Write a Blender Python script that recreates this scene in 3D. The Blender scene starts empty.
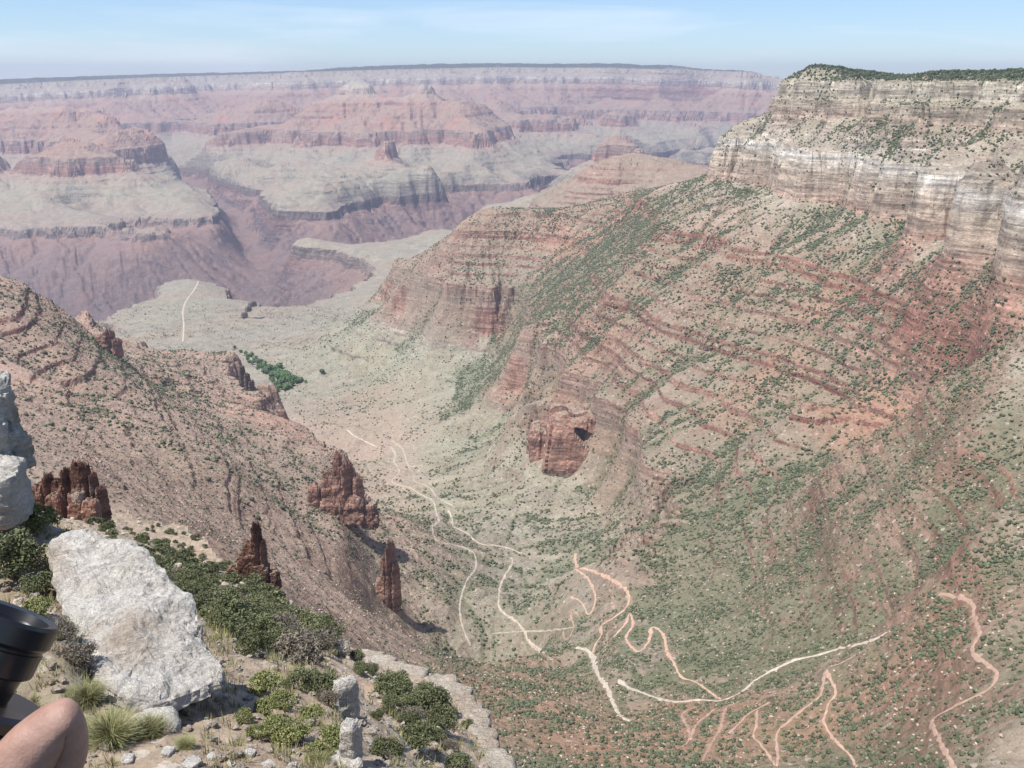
import bpy, bmesh, math, random
import numpy as np
from mathutils import Vector, Matrix, noise as mnoise

random.seed(7)
RNG = np.random.default_rng(7)
sc = bpy.context.scene
COL = sc.collection

# ------------------------------------------------------------------ camera model
FPX = 1000.0
PITCH = math.radians(17.0)
CP, SP = math.cos(PITCH), math.sin(PITCH)

def ray(px, py):
    """direction of a photo pixel: returns (a = X/Y, t = -Z/Y)"""
    u = (px - 512.0) / FPX
    v = (384.0 - py) / FPX
    yd = CP + v * SP
    zd = -SP + v * CP
    return u / yd, -zd / yd

def proj(x, y, z):
    d = y * CP - z * SP
    v = (y * SP + z * CP) / d
    return 512 + FPX * x / d, 384 - FPX * v

def at(px, py, Y):
    a, t = ray(px, py)
    return Vector((a * Y, Y, -t * Y))

# ------------------------------------------------------------------ helpers
def tag(o, label=None, cat=None, group=None, kind=None):
    if label: o['label'] = label
    if cat: o['category'] = cat
    if group: o['group'] = group
    if kind: o['kind'] = kind
    return o

def mesh_np(name, verts, faces, mat, parent=None, smooth=False, attrs=None):
    """numpy verts (n,3) and faces (m,k) -> one mesh object"""
    verts = np.asarray(verts, dtype=np.float32); faces = np.asarray(faces, dtype=np.int32)
    me = bpy.data.meshes.new(name)
    n, (m, k) = len(verts), faces.shape
    me.vertices.add(n); me.vertices.foreach_set('co', verts.ravel())
    me.loops.add(m * k); me.loops.foreach_set('vertex_index', faces.ravel())
    me.polygons.add(m)
    me.polygons.foreach_set('loop_start', np.arange(0, m * k, k, dtype=np.int32))
    me.polygons.foreach_set('loop_total', np.full(m, k, dtype=np.int32))
    me.polygons.foreach_set('use_smooth', np.full(m, smooth, dtype=bool))
    me.update(calc_edges=True)
    for an, arr in (attrs or {}).items():
        at_ = me.attributes.new(an, 'FLOAT', 'POINT')
        at_.data.foreach_set('value', np.asarray(arr, dtype=np.float32).ravel())
    if mat: me.materials.append(mat)
    o = bpy.data.objects.new(name, me); COL.objects.link(o)
    if parent: o.parent = parent
    return o

def obj_bm(name, bm, mat, parent=None, smooth=True):
    me = bpy.data.meshes.new(name)
    bm.normal_update(); bm.to_mesh(me); bm.free()
    for p in me.polygons: p.use_smooth = smooth
    if mat: me.materials.append(mat)
    o = bpy.data.objects.new(name, me); COL.objects.link(o)
    if parent: o.parent = parent
    return o

def empty(name, loc=(0, 0, 0)):
    o = bpy.data.objects.new(name, None); COL.objects.link(o); o.location = loc
    o.empty_display_size = 0.1
    return o

# ------------------------------------------------------------------ noise
_P = RNG.permutation(512).astype(np.int64); _P = np.concatenate([_P, _P])
_G = RNG.uniform(0, 2 * np.pi, 512); _GX, _GY = np.cos(_G), np.sin(_G)
def perlin(x, y):
    xi = np.floor(x).astype(np.int64); yi = np.floor(y).astype(np.int64)
    xf = x - xi; yf = y - yi; xi &= 511; yi &= 511
    u = xf * xf * xf * (xf * (xf * 6 - 15) + 10); v = yf * yf * yf * (yf * (yf * 6 - 15) + 10)
    def g(ix, iy, dx, dy):
        h = _P[(_P[ix & 511] + iy) & 511]
        return _GX[h] * dx + _GY[h] * dy
    n00 = g(xi, yi, xf, yf); n10 = g(xi + 1, yi, xf - 1, yf)
    n01 = g(xi, yi + 1, xf, yf - 1); n11 = g(xi + 1, yi + 1, xf - 1, yf - 1)
    a = n00 + u * (n10 - n00); b = n01 + u * (n11 - n01)
    return (a + v * (b - a)) * 1.4
def fbm(x, y, wl, octv=5, gain=0.5, seed=0):
    s = 0; amp = 1
    for i in range(octv):
        s = s + amp * perlin(x / wl + 17.3 * (i + seed), y / wl - 9.1 * (i + seed))
        wl /= 2.03; amp *= gain
    return s
def ridged(x, y, wl, octv=4, gain=0.5, seed=0):
    s = 0; amp = 1
    for i in range(octv):
        s = s + amp * (1 - 2 * np.abs(perlin(x / wl + 7.7 * (i + seed), y / wl + 3.3 * (i + seed))))
        wl /= 2.03; amp *= gain
    return s
def sstep(a, b, x):
    t = np.clip((x - a) / (b - a), 0, 1); return t * t * (3 - 2 * t)

# ------------------------------------------------------------------ strata
# regional rise of the beds towards the far rim
_DPX = np.array([-200, 0, 100, 200, 300, 400, 500, 600, 700, 800, 1100.])
_DV = np.array([-130, -85, -15, 45, 100, 145, 180, 170, 130, 70, -40.])
def D(a, Y):
    px = np.asarray(a) * 1050 + 512
    return np.interp(px, _DPX, _DV) * np.clip((np.asarray(Y) - 5000) / 11000, 0, 1)

# (thickness, ratio) going down from +60 : ratio < 1 makes a cliff
_beds = [(60, 1.0), (8, 1), (30, .30), (12, .9), (32, .35), (68, 1.0), (100, .25), (88, 1.0),
         (9, .2), (6, 1), (8, .22), (16, 1.1), (5, .25), (13, 1.15), (6, .25), (12, 1.1), (9, .2), (18, 1.1), (6, .25), (16, 1.1), (8, .2), (5, 1), (8, .2), (18, 1.1), (5, .3), (17, 1.1), (9, .22), (14, 1.1), (6, .3), (18, 1.1), (6, .3), (20, 1.1), (8, .35),
         (125, .20), (36, 1), (10, .3), (34, 1.1), (8, .3), (40, 1.1), (9, .3), (92, 1.0), (55, .22), (500, .8)]
_z = [60.0]; _s = [60.0]
for th, r in _beds:
    _z.append(_z[-1] - th); _s.append(_s[-1] - th * r)
_z = np.array(_z[::-1]); _s = np.array(_s[::-1])
_z[0] -= 1000; _s[0] -= 800
_z = np.append(_z, 1060.); _s = np.append(_s, 1060.)
def z2s(z): return np.interp(z, _z, _s)
def s2z(s): return np.interp(s, _s, _z)
_sg = np.linspace(-1500, 300, 3601); _zg = s2z(_sg)
_kk = np.hanning(121); _kk /= _kk.sum()
_zb = np.convolve(np.pad(_zg, 60, mode='edge'), _kk, 'valid')
def s2z_soft(s): return np.interp(s, _sg, _zb)
_k3 = np.hanning(401); _k3 /= _k3.sum()
_zl = np.convolve(np.pad(_zg, 200, mode='edge'), _k3, 'valid')
_cf = np.clip((np.gradient(_zg, _sg) - 1.6) / 1.6, 0, 1)
_cf = np.convolve(np.pad(_cf, 8, mode='edge'), np.ones(17) / 17, 'valid')

# ------------------------------------------------------------------ control points of the land (strata traced in plan)
CTL = []   # a, lnY, strat
def C(z, pts):
    for px, py in pts:
        a, t = ray(px, py); Y = -z / max(t, 1e-4)
        for _ in range(30):
            Y = 0.5 * Y + 0.5 * np.clip(-(z + float(D(a, Y))) / max(t, 1e-4), 100, 17000)
        CTL.append((a, math.log(Y), z))
def Q(pts):
    for px, py, Y in pts:
        a, t = ray(px, py)
        CTL.append((a, math.log(Y), -t * Y - float(D(a, Y))))
def H(pts):
    for px, Y, z in pts:
        CTL.append(((px - 512) / 980.0, math.log(Y), z))

# mesa on the right
Q([(796, 74, 2520), (835, 78, 2340), (875, 81, 2180), (910, 84, 2060), (945, 87, 1960), (985, 90.5, 1830), (1024, 94, 1720), (1150, 98, 1400)])
Q([(860, 75, 2600), (900, 77, 2500), (945, 80, 2400), (985, 83.5, 2250), (1024, 87, 2150), (1150, 96, 1900)])
H([(860, 3200, 5), (960, 3000, 5), (1080, 2800, 5), (1200, 2500, 5), (820, 3000, -150), (830, 3500, -300), (950, 4000, -300), (1100, 4000, -200), (830, 4500, -600), (1000, 5500, -800), (1200, 5500, -600)])
Q([(780, 80, 2600), (766, 100, 2640), (738, 116, 2700)])
C(-150, [(745, 140), (796, 147), (840, 152.5), (875, 158), (910, 163), (945, 168), (980, 174), (1015, 180), (1150, 205)])
C(-250, [(744, 179), (770, 184), (805, 191), (840, 201), (875, 212), (910, 220), (938, 227), (970, 237), (1001, 245), (1040, 256), (1150, 290)])
C(-85, [(800, 104), (840, 112), (875, 119), (910, 126), (945, 131), (985, 138), (1024, 146), (1150, 165)])
Q([(725, 145, 2660), (720, 157, 2640), (712, 170, 2720), (694, 178, 2850), (678, 184, 3000)])
H([(724, 2850, -290), (700, 3050, -330), (745, 2950, -280), (690, 3300, -330), (760, 3200, -250)])
# ridge running out from the mesa
Q([(640, 190, 3200), (604, 196, 3350), (580, 206, 3330), (545, 209, 3300), (515, 208, 3270), (487, 208, 3250), (463, 220, 3220), (440, 243, 3200), (420, 259, 3220)])
H([(640, 3420, -420), (604, 3600, -480), (545, 3550, -520), (487, 3500, -520), (440, 3450, -620), (600, 4000, -640), (540, 3900, -760), (480, 3800, -800), (420, 3800, -860), (540, 4500, -920), (450, 4500, -930), (620, 4600, -700)])
C(-340, [(655, 228), (681, 232), (725, 241), (770, 253), (815, 267), (861, 283), (905, 303), (950, 326), (985, 345), (1024, 362), (1150, 400)])
C(-300, [(700, 212), (760, 226), (830, 245), (900, 268), (960, 292)])
C(-430, [(630, 278), (684, 304), (740, 318), (800, 334), (850, 358), (900, 378), (960, 398)])
C(-490, [(640, 330), (700, 352), (757, 372), (815, 392), (840, 405)])
Q([(500, 258, 3080), (540, 262, 3000), (460, 262, 3080), (480, 285, 2960), (510, 285, 2960)])
C(-640, [(389, 267), (420, 283), (445, 300), (480, 304), (510, 305), (518, 330), (506, 350), (520, 368), (528, 395), (560, 412), (590, 420), (612, 445), (628, 475), (645, 512)])
C(-760, [(362, 302), (380, 318), (420, 330), (450, 342), (480, 347), (495, 372), (510, 408), (535, 420), (550, 455), (570, 478), (600, 495), (612, 520)])
C(-480, [(600, 302)]); C(-600, [(560, 352), (600, 385), (640, 440)]); C(-560, [(650, 402), (690, 435)])
C(-530, [(750, 452)]); C(-460, [(800, 402)]); C(-430, [(850, 450)]); C(-600, [(700, 482)]); C(-500, [(800, 522)])
C(-560, [(750, 580)]); C(-470, [(850, 580)]); C(-400, [(900, 500), (905, 600)]); C(-370, [(950, 560)]); C(-620, [(690, 530)])
C(-320, [(1024, 430), (985, 420)]); C(-325, [(1024, 500), (990, 520)]); C(-330, [(1024, 590), (985, 640), (1150, 560)]); C(-280, [(1150, 680)])
C(-360, [(940, 440)]); C(-345, [(935, 390)])
C(-400, [(900, 680)]); C(-440, [(800, 740)]); C(-350, [(940, 740)]); C(-300, [(1024, 760)]); C(-580, [(690, 620)]); C(-540, [(760, 640)])
# washes and the floor
C(-455, [(885, 637)]); C(-490, [(820, 658)]); C(-510, [(767, 671)]); C(-535, [(719, 701), (677, 700)]); C(-575, [(640, 690), (619, 680)])
C(-625, [(586, 652)]); C(-565, [(615, 703)]); C(-545, [(632, 724)])
C(-640, [(640, 548), (605, 556), (575, 565), (572, 600), (566, 632), (470, 655), (520, 650), (545, 645)])
C(-620, [(625, 600), (660, 580)])
C(-755, [(590, 525), (555, 545), (545, 560), (530, 600)]); H([(520, 1120, -760), (470, 1130, -765)])
C(-740, [(475, 570), (470, 600), (465, 630), (500, 620)])
C(-800, [(430, 500)]); C(-848, [(400, 445)]); C(-885, [(345, 430)]); C(-930, [(290, 385), (262, 365)]); C(-945, [(240, 347)])
C(-815, [(450, 430)]); C(-790, [(480, 478)]); C(-770, [(545, 500)]); C(-845, [(420, 380)]); C(-812, [(375, 338), (400, 345)])
C(-900, [(330, 335)]); C(-875, [(390, 400)]); C(-908, [(330, 400)]); C(-775, [(366, 305)]); C(-835, [(350, 318)]); C(-830, [(440, 400), (470, 440)])
C(-800, [(470, 370), (500, 430)])
# near walls below the rim
C(-520, [(500, 700), (560, 700)]); C(-480, [(600, 742), (650, 735)]); C(-430, [(550, 768), (700, 775), (640, 775)]); C(-410, [(850, 775)]); C(-300, [(1000, 775)])
C(-350, [(500, 800), (650, 830), (850, 840)]); C(-320, [(550, 860), (750, 900), (950, 860)])
C(-640, [(430, 650)]); C(-620, [(395, 625)]); C(-505, [(400, 665)]); C(-470, [(430, 700)]); C(-410, [(400, 720)])
# slope on the left
Q([(-80, 262, 1650), (0, 275, 1700), (25, 284, 1720), (50, 297, 1760), (90, 307, 2050)])
H([(-80, 2000, -560), (0, 2050, -600), (40, 2150, -680), (80, 2350, -740), (-80, 2600, -880), (0, 2700, -900), (60, 2800, -910), (110, 2800, -900), (-80, 3300, -930), (0, 3400, -935), (70, 3600, -935)])
C(-632, [(112, 322), (125, 350), (185, 362), (245, 368), (285, 400), (322, 452), (345, 470), (362, 500)])
C(-675, [(388, 535), (396, 560)]); C(-690, [(398, 600), (402, 625)]); C(-725, [(420, 560), (432, 600), (440, 630)]); C(-770, [(405, 520)])
H([(135, 2640, -790), (200, 2420, -800), (255, 2300, -820), (300, 2040, -820), (340, 1800, -820), (180, 2900, -920), (280, 2600, -915), (340, 2300, -905)])
C(-380, [(0, 380), (40, 372)]); C(-345, [(-60, 360), (20, 318)]); C(-430, [(100, 400), (60, 400)]); C(-520, [(200, 410), (160, 388)]); C(-600, [(300, 425), (240, 390)]); C(-420, [(150, 470)])
C(-565, [(300, 520), (340, 525)]); C(-540, [(330, 580)]); C(-440, [(300, 602)]); C(-360, [(100, 472)]); C(-310, [(30, 450)]); C(-340, [(150, 520)]); C(-380, [(240, 560)])
C(-480, [(240, 470)]); C(-560, [(270, 450)]); C(-480, [(60, 345)]); C(-560, [(110, 352)])
H([(0, 420, -260), (150, 430, -265), (300, 420, -280), (450, 380, -320), (600, 330, -320), (-120, 420, -230), (-120, 900, -300)])
H([(0, 200, -200), (300, 200, -200), (600, 200, -200), (900, 200, -270), (1150, 210, -290), (1250, 420, -330), (1000, 300, -290)])
# Tonto platform and the point with the trail
C(-930, [(140, 310), (160, 300)]); C(-938, [(190, 281), (215, 285)]); C(-936, [(132, 352), (190, 340)]); C(-940, [(243, 300), (250, 318)]); C(-945, [(275, 332)]); C(-950, [(290, 318), (303, 312), (330, 297), (352, 283)])
H([(150, 4700, -1000), (190, 4930, -955), (235, 4650, -960), (0, 4850, -1280), (-150, 4900, -1280), (80, 4200, -1060), (60, 4600, -1230), (0, 4000, -1050), (0, 4400, -1230), (-150, 4000, -1050), (100, 3900, -990),
   (270, 4450, -1060), (262, 4250, -990), (258, 4550, -1090), (190, 5150, -1100), (60, 5100, -1290), (0, 5200, -1310), (-150, 5200, -1310)])
H([(272, 5000, -1200), (290, 5300, -1230)])
# inner gorge, its two edges and the side canyon
_gx = [(-200, 5600, -1340), (0, 5700, -1340), (150, 5900, -1340), (280, 6050, -1340), (340, 6450, -1340), (420, 7000, -1330), (520, 8300, -1300), (600, 10500, -1290), (680, 12500, -1280), (800, 14000, -1270)]
for px in range(-200, 801, 40):
    H([(px, float(np.interp(px, [q[0] for q in _gx], [q[1] for q in _gx])), float(np.interp(px, [q[0] for q in _gx], [q[2] for q in _gx])))])
C(-955, [(285, 243), (302, 240), (320, 241), (340, 248), (352, 255)])
H([(300, 4650, -1080), (300, 5200, -1170), (300, 5700, -1110), (330, 4950, -1090), (330, 5300, -1120), (345, 5200, -1050), (270, 5000, -1190), (270, 5600, -1290)])
H([(400, 6050, -955), (430, 6300, -955), (500, 7300, -955), (580, 9500, -955), (660, 11500, -955), (750, 13000, -955),
   (385, 5300, -940), (400, 4900, -925), (430, 5600, -945), (500, 6300, -935), (560, 6800, -930)])
C(-955, [(0, 226), (60, 225), (120, 222), (166, 222), (218, 213)]); C(-1015, [(0, 236), (60, 235), (120, 233), (171, 240), (215, 226)])
C(-1120, [(60, 262), (120, 265), (180, 258)])
C(-955, [(320, 203), (345, 200), (396, 188), (434, 186), (470, 182)]); H([(335, 7150, -1080), (400, 8000, -1100), (440, 8350, -1100)])
_bx = [(272, 6700, -1320), (262, 7200, -1310), (240, 8300, -1270), (218, 9500, -1220), (192, 11000, -1150), (168, 12500, -1060), (145, 14000, -900)]
for Y in np.exp(np.linspace(math.log(6700), math.log(14000), 26)):
    px = float(np.interp(math.log(Y), [math.log(b[1]) for b in _bx], [b[0] for b in _bx])) + 5 * math.sin(Y / 420.)
    z = float(np.interp(Y, [b[1] for b in _bx], [b[2] for b in _bx]))
    H([(px, Y, z)])
    if Y > 7400: H([(px - 24, Y, -945), (px + 28, Y, -945)])
Q([(125, 108, 15000)])
C(-900, [(100, 195), (30, 195), (170, 195)]); C(-860, [(60, 175), (120, 172), (0, 178)]); C(-930, [(60, 212), (150, 210)])
C(-640, [(0, 144), (60, 146), (120, 146), (163, 148), (-100, 142)]); C(-770, [(0, 157), (60, 160), (120, 160), (168, 158), (-100, 156)])
C(-350, [(0, 116), (50, 113), (95, 112)])
C(-860, [(260, 160), (300, 165), (350, 165), (400, 160), (450, 158), (500, 160)]); C(-930, [(300, 190), (360, 182), (430, 175)])
C(-640, [(300, 124), (345, 125), (390, 120), (430, 118), (460, 120), (500, 121), (540, 119), (560, 121), (240, 118), (210, 112)])
C(-770, [(300, 138), (345, 137), (390, 137), (430, 134), (470, 134), (510, 135), (565, 131), (245, 130), (205, 124)])
H([(433, 11500, -15), (423, 11500, -255), (443, 11500, -255), (433, 11200, -260), (433, 11800, -260), (372, 12300, -30), (352, 12300, -250), (392, 12300, -250), (372, 11950, -260), (320, 12200, -420), (400, 11900, -390), (470, 12000, -410), (510, 12400, -500)])
H([(412, 11700, -350), (455, 11700, -360), (433, 12600, -350), (372, 12700, -250), (480, 13000, -500), (520, 14000, -640), (450, 14200, -520), (300, 13500, -350), (240, 14000, -420)])
C(-640, [(680, 105), (720, 106)]); C(-770, [(670, 118), (700, 120), (735, 119)]); C(-860, [(600, 112), (640, 110), (600, 125), (650, 130), (700, 132)])
C(-955, [(620, 148), (660, 150), (700, 152)])
# right-hand country beyond the ridge
C(-380, [(600, 160), (640, 154), (690, 166)]); C(-440, [(610, 184), (650, 183)]); H([(640, 5700, -600), (700, 5700, -600), (640, 6500, -850), (560, 5800, -760)])
C(-780, [(520, 206), (555, 188), (590, 166)]); C(-700, [(560, 205)]); C(-900, [(480, 205), (540, 170), (600, 148)])
# far rim
for px, Y in [(-150, 15200), (0, 15500), (100, 16000), (200, 16500), (300, 17000), (400, 17300), (500, 17500), (600, 17500), (650, 17400)]:
    H([(px, Y, 5), (px, Y - 160, -95), (px, Y - 300, -150), (px, Y - 330, -250), (px, Y - 800, -340), (px, Y + 3000, 12), (px, Y - 2100, -620)])
for px, Y in [(500, 17500), (600, 17500), (650, 17400), (700, 16500)]:
    H([(px, Y - 2250, -640), (px, Y - 2350, -780)])
H([(672, 17400, -10), (680, 17400, -110), (694, 17400, -120), (704, 17000, -40), (680, 18600, -220), (700, 18600, -220), (735, 18600, -160), (752, 16900, -60),
   (690, 17400, -140), (712, 16800, 0), (735, 16800, 0), (724, 17400, 0), (760, 16800, -150), (775, 16800, -250), (800, 16500, -400), (850, 16500, -500), (1100, 16500, -500), (690, 19500, -200), (800, 20000, -400), (1100, 20000, -500)])

CTL = np.array(CTL)
ca, cl = CTL[:, 0], CTL[:, 1]
cs = z2s(CTL[:, 2])
# merge near duplicates
keep = []
for i in range(len(ca)):
    if all((ca[i] - ca[j]) ** 2 + (cl[i] - cl[j]) ** 2 > 0.006 ** 2 for j in keep): keep.append(i)
ca, cl, cs = ca[keep], cl[keep], cs[keep]
EPS = 0.012
def phi(da, dl): return np.sqrt(da * da + dl * dl + EPS * EPS)
N = len(ca)
A = np.zeros((N + 3, N + 3))
A[:N, :N] = phi(ca[:, None] - ca[None], cl[:, None] - cl[None]) - np.eye(N) * 0.004
A[:N, N] = 1; A[:N, N + 1] = ca; A[:N, N + 2] = cl
A[N:, :N] = A[:N, N:].T
Wt = np.linalg.solve(A, np.concatenate([cs, [0, 0, 0]]))
def rbf(a, l):
    out = np.empty(a.shape)
    af, lf, of = a.ravel(), l.ravel(), out.ravel()
    for i in range(0, len(af), 20000):
        s_ = slice(i, i + 20000)
        of[s_] = phi(af[s_, None] - ca, lf[s_, None] - cl) @ Wt[:N] + Wt[N] + Wt[N + 1] * af[s_] + Wt[N + 2] * lf[s_]
    return of.reshape(a.shape)

AMIN, AMAX, LMIN, LMAX = -0.74, 0.74, math.log(190.0), math.log(23000.0)
NA, NL = 460, 740
ga = np.linspace(AMIN, AMAX, NA); gl = np.linspace(LMIN, LMAX, NL)
GA, GL = np.meshgrid(ga, gl, indexing='ij')
S = rbf(GA, GL)
GY = np.exp(GL); GX = GA * GY

# roughness before erosion: bays, spurs and gullies at the scale of the distance
far = sstep(4500, 9000, GY)
plat = sstep(-395, -360, S) + (1 - sstep(-560, -430, S))          # off the platforms
def relief(s):      # calmer on the Tonto platform and valley floors
    z = s2z(s); return 0.42 + 0.58 * (1 - sstep(-985, -960, z) * 0 - (sstep(-960, -940, z) - sstep(-850, -780, z)))
REL = relief(S)
amp_near = (5 + 9 * sstep(800, 2800, GY)) * (1 - .75 * sstep(-130, -20, S))
REL = REL * (1 - .85 * far * sstep(-110, -30, S))
S = S + REL * ((1 - far) * amp_near * (0.6 * fbm(GX, GY, 420, 4, .5, 3) + 0.5 * ridged(GX, GY, 260, 3, .5, 5) - .2)
               + far * (54 * fbm(GX, GY, 1700, 5, .58, 1) + 46 * (ridged(GX, GY, 1000, 4, .6, 2) - .3)))

# ---- stream-power erosion on the conformal grid
cell = GY * (ga[1] - ga[0])                 # metres, across
celll = GY * (gl[1] - gl[0])
def erode(S, iters, k, maxcut):
    na, nl = S.shape
    idx = np.arange(na * nl).reshape(na, nl)
    for it in range(iters):
        Zp = np.pad(S, 1, mode='constant', constant_values=1e9)
        best = np.zeros_like(S); rec = idx.copy()
        for di in (-1, 0, 1):
            for dj in (-1, 0, 1):
                if di == 0 and dj == 0: continue
                nb = Zp[1 + di:1 + di + na, 1 + dj:1 + dj + nl]
                dist = np.sqrt((di * cell) ** 2 + (dj * celll) ** 2)
                sl = (S - nb) / dist
                m = sl > best
                best[m] = sl[m]
                ii = np.clip(idx + di * nl + dj, 0, na * nl - 1)
                rec[m] = ii[m]
        area = (cell * celll).ravel().tolist()
        order = np.argsort(-S.ravel()).tolist(); r = rec.ravel().tolist()
        for i in order:
            j = r[i]
            if j != i: area[j] += area[i]
        area = np.array(area).reshape(na, nl)
        # never carve below the receiver
        Sr = S.ravel()[rec.ravel()].reshape(na, nl)
        cut = k * np.sqrt(area) * best
        cut = np.minimum(cut, np.minimum(maxcut, 0.7 * np.maximum(S - Sr, 0)))
        S = S - cut
        # hillslope creep
        L = (np.roll(S, 1, 0) + np.roll(S, -1, 0) + np.roll(S, 1, 1) + np.roll(S, -1, 1)) / 4
        L[0], L[-1], L[:, 0], L[:, -1] = S[0], S[-1], S[:, 0], S[:, -1]
        S = S + CREEP * (L - S)
    return S, area
S = S + far * sstep(-1100, -950, s2z(S)) * (1 - sstep(-800, -700, s2z(S))) * (20 * fbm(GX, GY, 620, 4, .6, 71) + 24 * ridged(GX, GY, 520, 3, .6, 72) - 10)
_rb = np.random.default_rng(23)
S = S - far * 70 * sstep(.62, 1.15, ridged(GX, GY, 2300, 2, .45, 73)) * sstep(-1000, -930, s2z(S)) * (1 - sstep(-150, -60, s2z(S)))
for _ in range(60):
    px_, Y_ = _rb.uniform(-150, 760), math.exp(_rb.uniform(math.log(7800), math.log(14500)))
    x_ = (px_ - 512) / 1040. * Y_; R_ = _rb.uniform(180, 520); hgt = _rb.uniform(50, 150)
    ex_ = .6 + .8 * _rb.random()
    S = S + hgt * np.exp(-(((GX - x_) / (R_ * ex_)) ** 2 + ((GY - Y_) / (R_ / ex_ * 1.4)) ** 2)) * sstep(-985, -930, s2z(S)) * (1 - sstep(-500, -300, s2z(S)))
CREEP = 0.09 + 0.30 * sstep(2000, 700, GY) - .03 * far
MAXC = 1.7 * sstep(900, 2600, GY) + .05 + 3.2 * far
S, AREA = erode(S, 9, 0.055, MAXC * (0.35 + 0.65 * REL))
FLOW = np.clip((np.log(AREA) - np.log(cell * celll) ) / 7.0, 0, 1)

def bil(F, a, l):
    x = np.clip((a - AMIN) / (AMAX - AMIN) * (NA - 1), 0, NA - 1.001); y = np.clip((l - LMIN) / (LMAX - LMIN) * (NL - 1), 0, NL - 1.001)
    i = x.astype(int); j = y.astype(int); fx = x - i; fy = y - j
    return (F[i, j] * (1 - fx) + F[i + 1, j] * fx) * (1 - fy) + (F[i, j + 1] * (1 - fx) + F[i + 1, j + 1] * fx) * fy

def land(a, l, fine=True, want_tal=False):
    """height, strat of the big terrain"""
    Y = np.exp(l); X = a * Y
    s = bil(S, a, l)
    r = relief(s); f = sstep(4500, 9000, Y)
    if fine:
        s = s + r * ((1 - f) * (2.0 * fbm(X, Y, 70, 4, .5, 8) + 1.4 * ridged(X, Y, 45, 3, .5, 9)) + f * (11 * fbm(X, Y, 330, 4, .55, 11) + 7 * ridged(X, Y, 180, 3, .5, 12)))
    zs_pre = s2z(s)
    tal = np.clip(.02 + 1.0 * sstep(-.15, .8, fbm(X, Y, 310 + 900 * f, 3, .5, 41)) + .6 * sstep(.35, .6, bil(FLOW, a, l)), 0, 1)
    tal = tal * (1 - .75 * sstep(-300, -230, s2z(s)))
    tal = np.maximum(tal, sstep(-.07, -.10, a) * sstep(1500, 1250, Y) * (zs_pre < -560))
    tal = tal * (1 - .6 * f)
    tal = np.maximum(tal, .9 * sstep(.16, .10, a) * sstep(-.20, -.15, a) * sstep(1560, 1420, Y))
    tal = tal * (1 - .6 * sstep(-.10, -.14, a) * sstep(760, 900, Y) * (1 - f))
    tal = tal * (1 - .66 * sstep(.02, .08, a) * (zs_pre > -640))
    tal = np.maximum(tal, .72 * sstep(.12, .20, a) * sstep(1180, 960, Y) * (1 - .8 * np.exp(-(((a - .46) / .10) ** 2 + ((l - 6.64) / .13) ** 2))))
    redc = np.zeros_like(a)
    for px_, Y_, w_ in ((381, 3330, .020), (398, 3200, .014), (490, 2900, .022), (510, 2330, .018), (570, 1860, .014)):
        a_ = (px_ - 512) / 960.; redc = np.maximum(redc, np.exp(-(((a - a_) ** 2 + (l - math.log(Y_)) ** 2) / w_ ** 2) ** 1.5))
    zz0 = s2z(s)
    red = sstep(-600, -650, zz0) * (1 - sstep(-760, -800, zz0)) * (1 - f) * sstep(-.16, -.13, a) * sstep(3900, 3600, Y)
    tal = np.clip(np.maximum(tal, red) * (1 - redc * red), 0, 1)
    m3 = sstep(.13, .08, a) * sstep(-.20, -.15, a) * sstep(1580, 1440, Y) * sstep(780, 900, Y)
    if fine:
        cf = np.interp(s, _sg, _cf) * (1 - .7 * tal) * (1 - m3)
        s = s + (1 + .8 * sstep(-320, -260, s2z(s))) * cf * (1 - f) * (3.4 * ridged(X, Y, 62, 3, .55, 16) + 2.2 * perlin(np.floor(X / 17.) * .37, np.floor(Y / 23.) * .41) + 1.2 * fbm(X, Y, 14, 2, .5, 17)) + cf * f * 6 * ridged(X, Y, 240, 3, .55, 18)
    zs = s2z(s) * (1 - tal) + s2z_soft(s) * tal
    m3 = np.maximum(m3, red * (1 - redc) * .85)
    zs = zs * (1 - m3) + np.interp(s, _sg, _zl) * m3
    tal = np.maximum(tal * .8, m3)
    if fine:
        zs = zs + (1 - f) * (0.9 * fbm(X, Y, 16, 3, .6, 14)) + f * 3 * fbm(X, Y, 90, 2, .5, 15)
    if want_tal: return zs + D(a, Y), zs, tal
    return zs + D(a, Y), zs

# ---- adaptive rows: as many as the eye can tell apart
NR, NC = 1250, 1180
pa = np.linspace(AMIN, AMAX, 300); pl = np.linspace(LMIN, LMAX, 3000)
PA, PL = np.meshgrid(pa, pl, indexing='ij')
zz, _ = land(PA, PL, False)
tt = zz / np.exp(PL)
dpx = np.abs(np.diff(tt, axis=1)) * 1000
rise = np.diff(tt, axis=1) > 0
den = np.minimum(dpx * np.where(rise, 1.0, 0.25), 12) + 0.22
kern = np.ones(15) / 15
den = np.apply_along_axis(lambda v: np.convolve(np.pad(v, 7, mode='edge'), kern, 'valid'), 0, den)
k2 = np.ones(9) / 9
den = np.apply_along_axis(lambda v: np.convolve(np.pad(v, 4, mode='edge'), k2, 'valid'), 1, den)
cum = np.concatenate([np.zeros((len(pa), 1)), np.cumsum(den, axis=1)], axis=1)
cum /= cum[:, -1:]
ROWS = np.array([np.interp(np.linspace(0, 1, NR), cum[i], pl) for i in range(len(pa))])
ta = np.linspace(AMIN, AMAX, NC)
xi = (ta - AMIN) / (AMAX - AMIN) * (len(pa) - 1); i0 = np.clip(xi.astype(int), 0, len(pa) - 2); fr = (xi - i0)[:, None]
TL = ROWS[i0] * (1 - fr) + ROWS[i0 + 1] * fr
TA = np.repeat(ta[:, None], NR, axis=1)
TZ, TS, TT = land(TA, TL, True, True)
TY = np.exp(TL); TX = TA * TY
TF = bil(FLOW, TA, TL)

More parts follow.
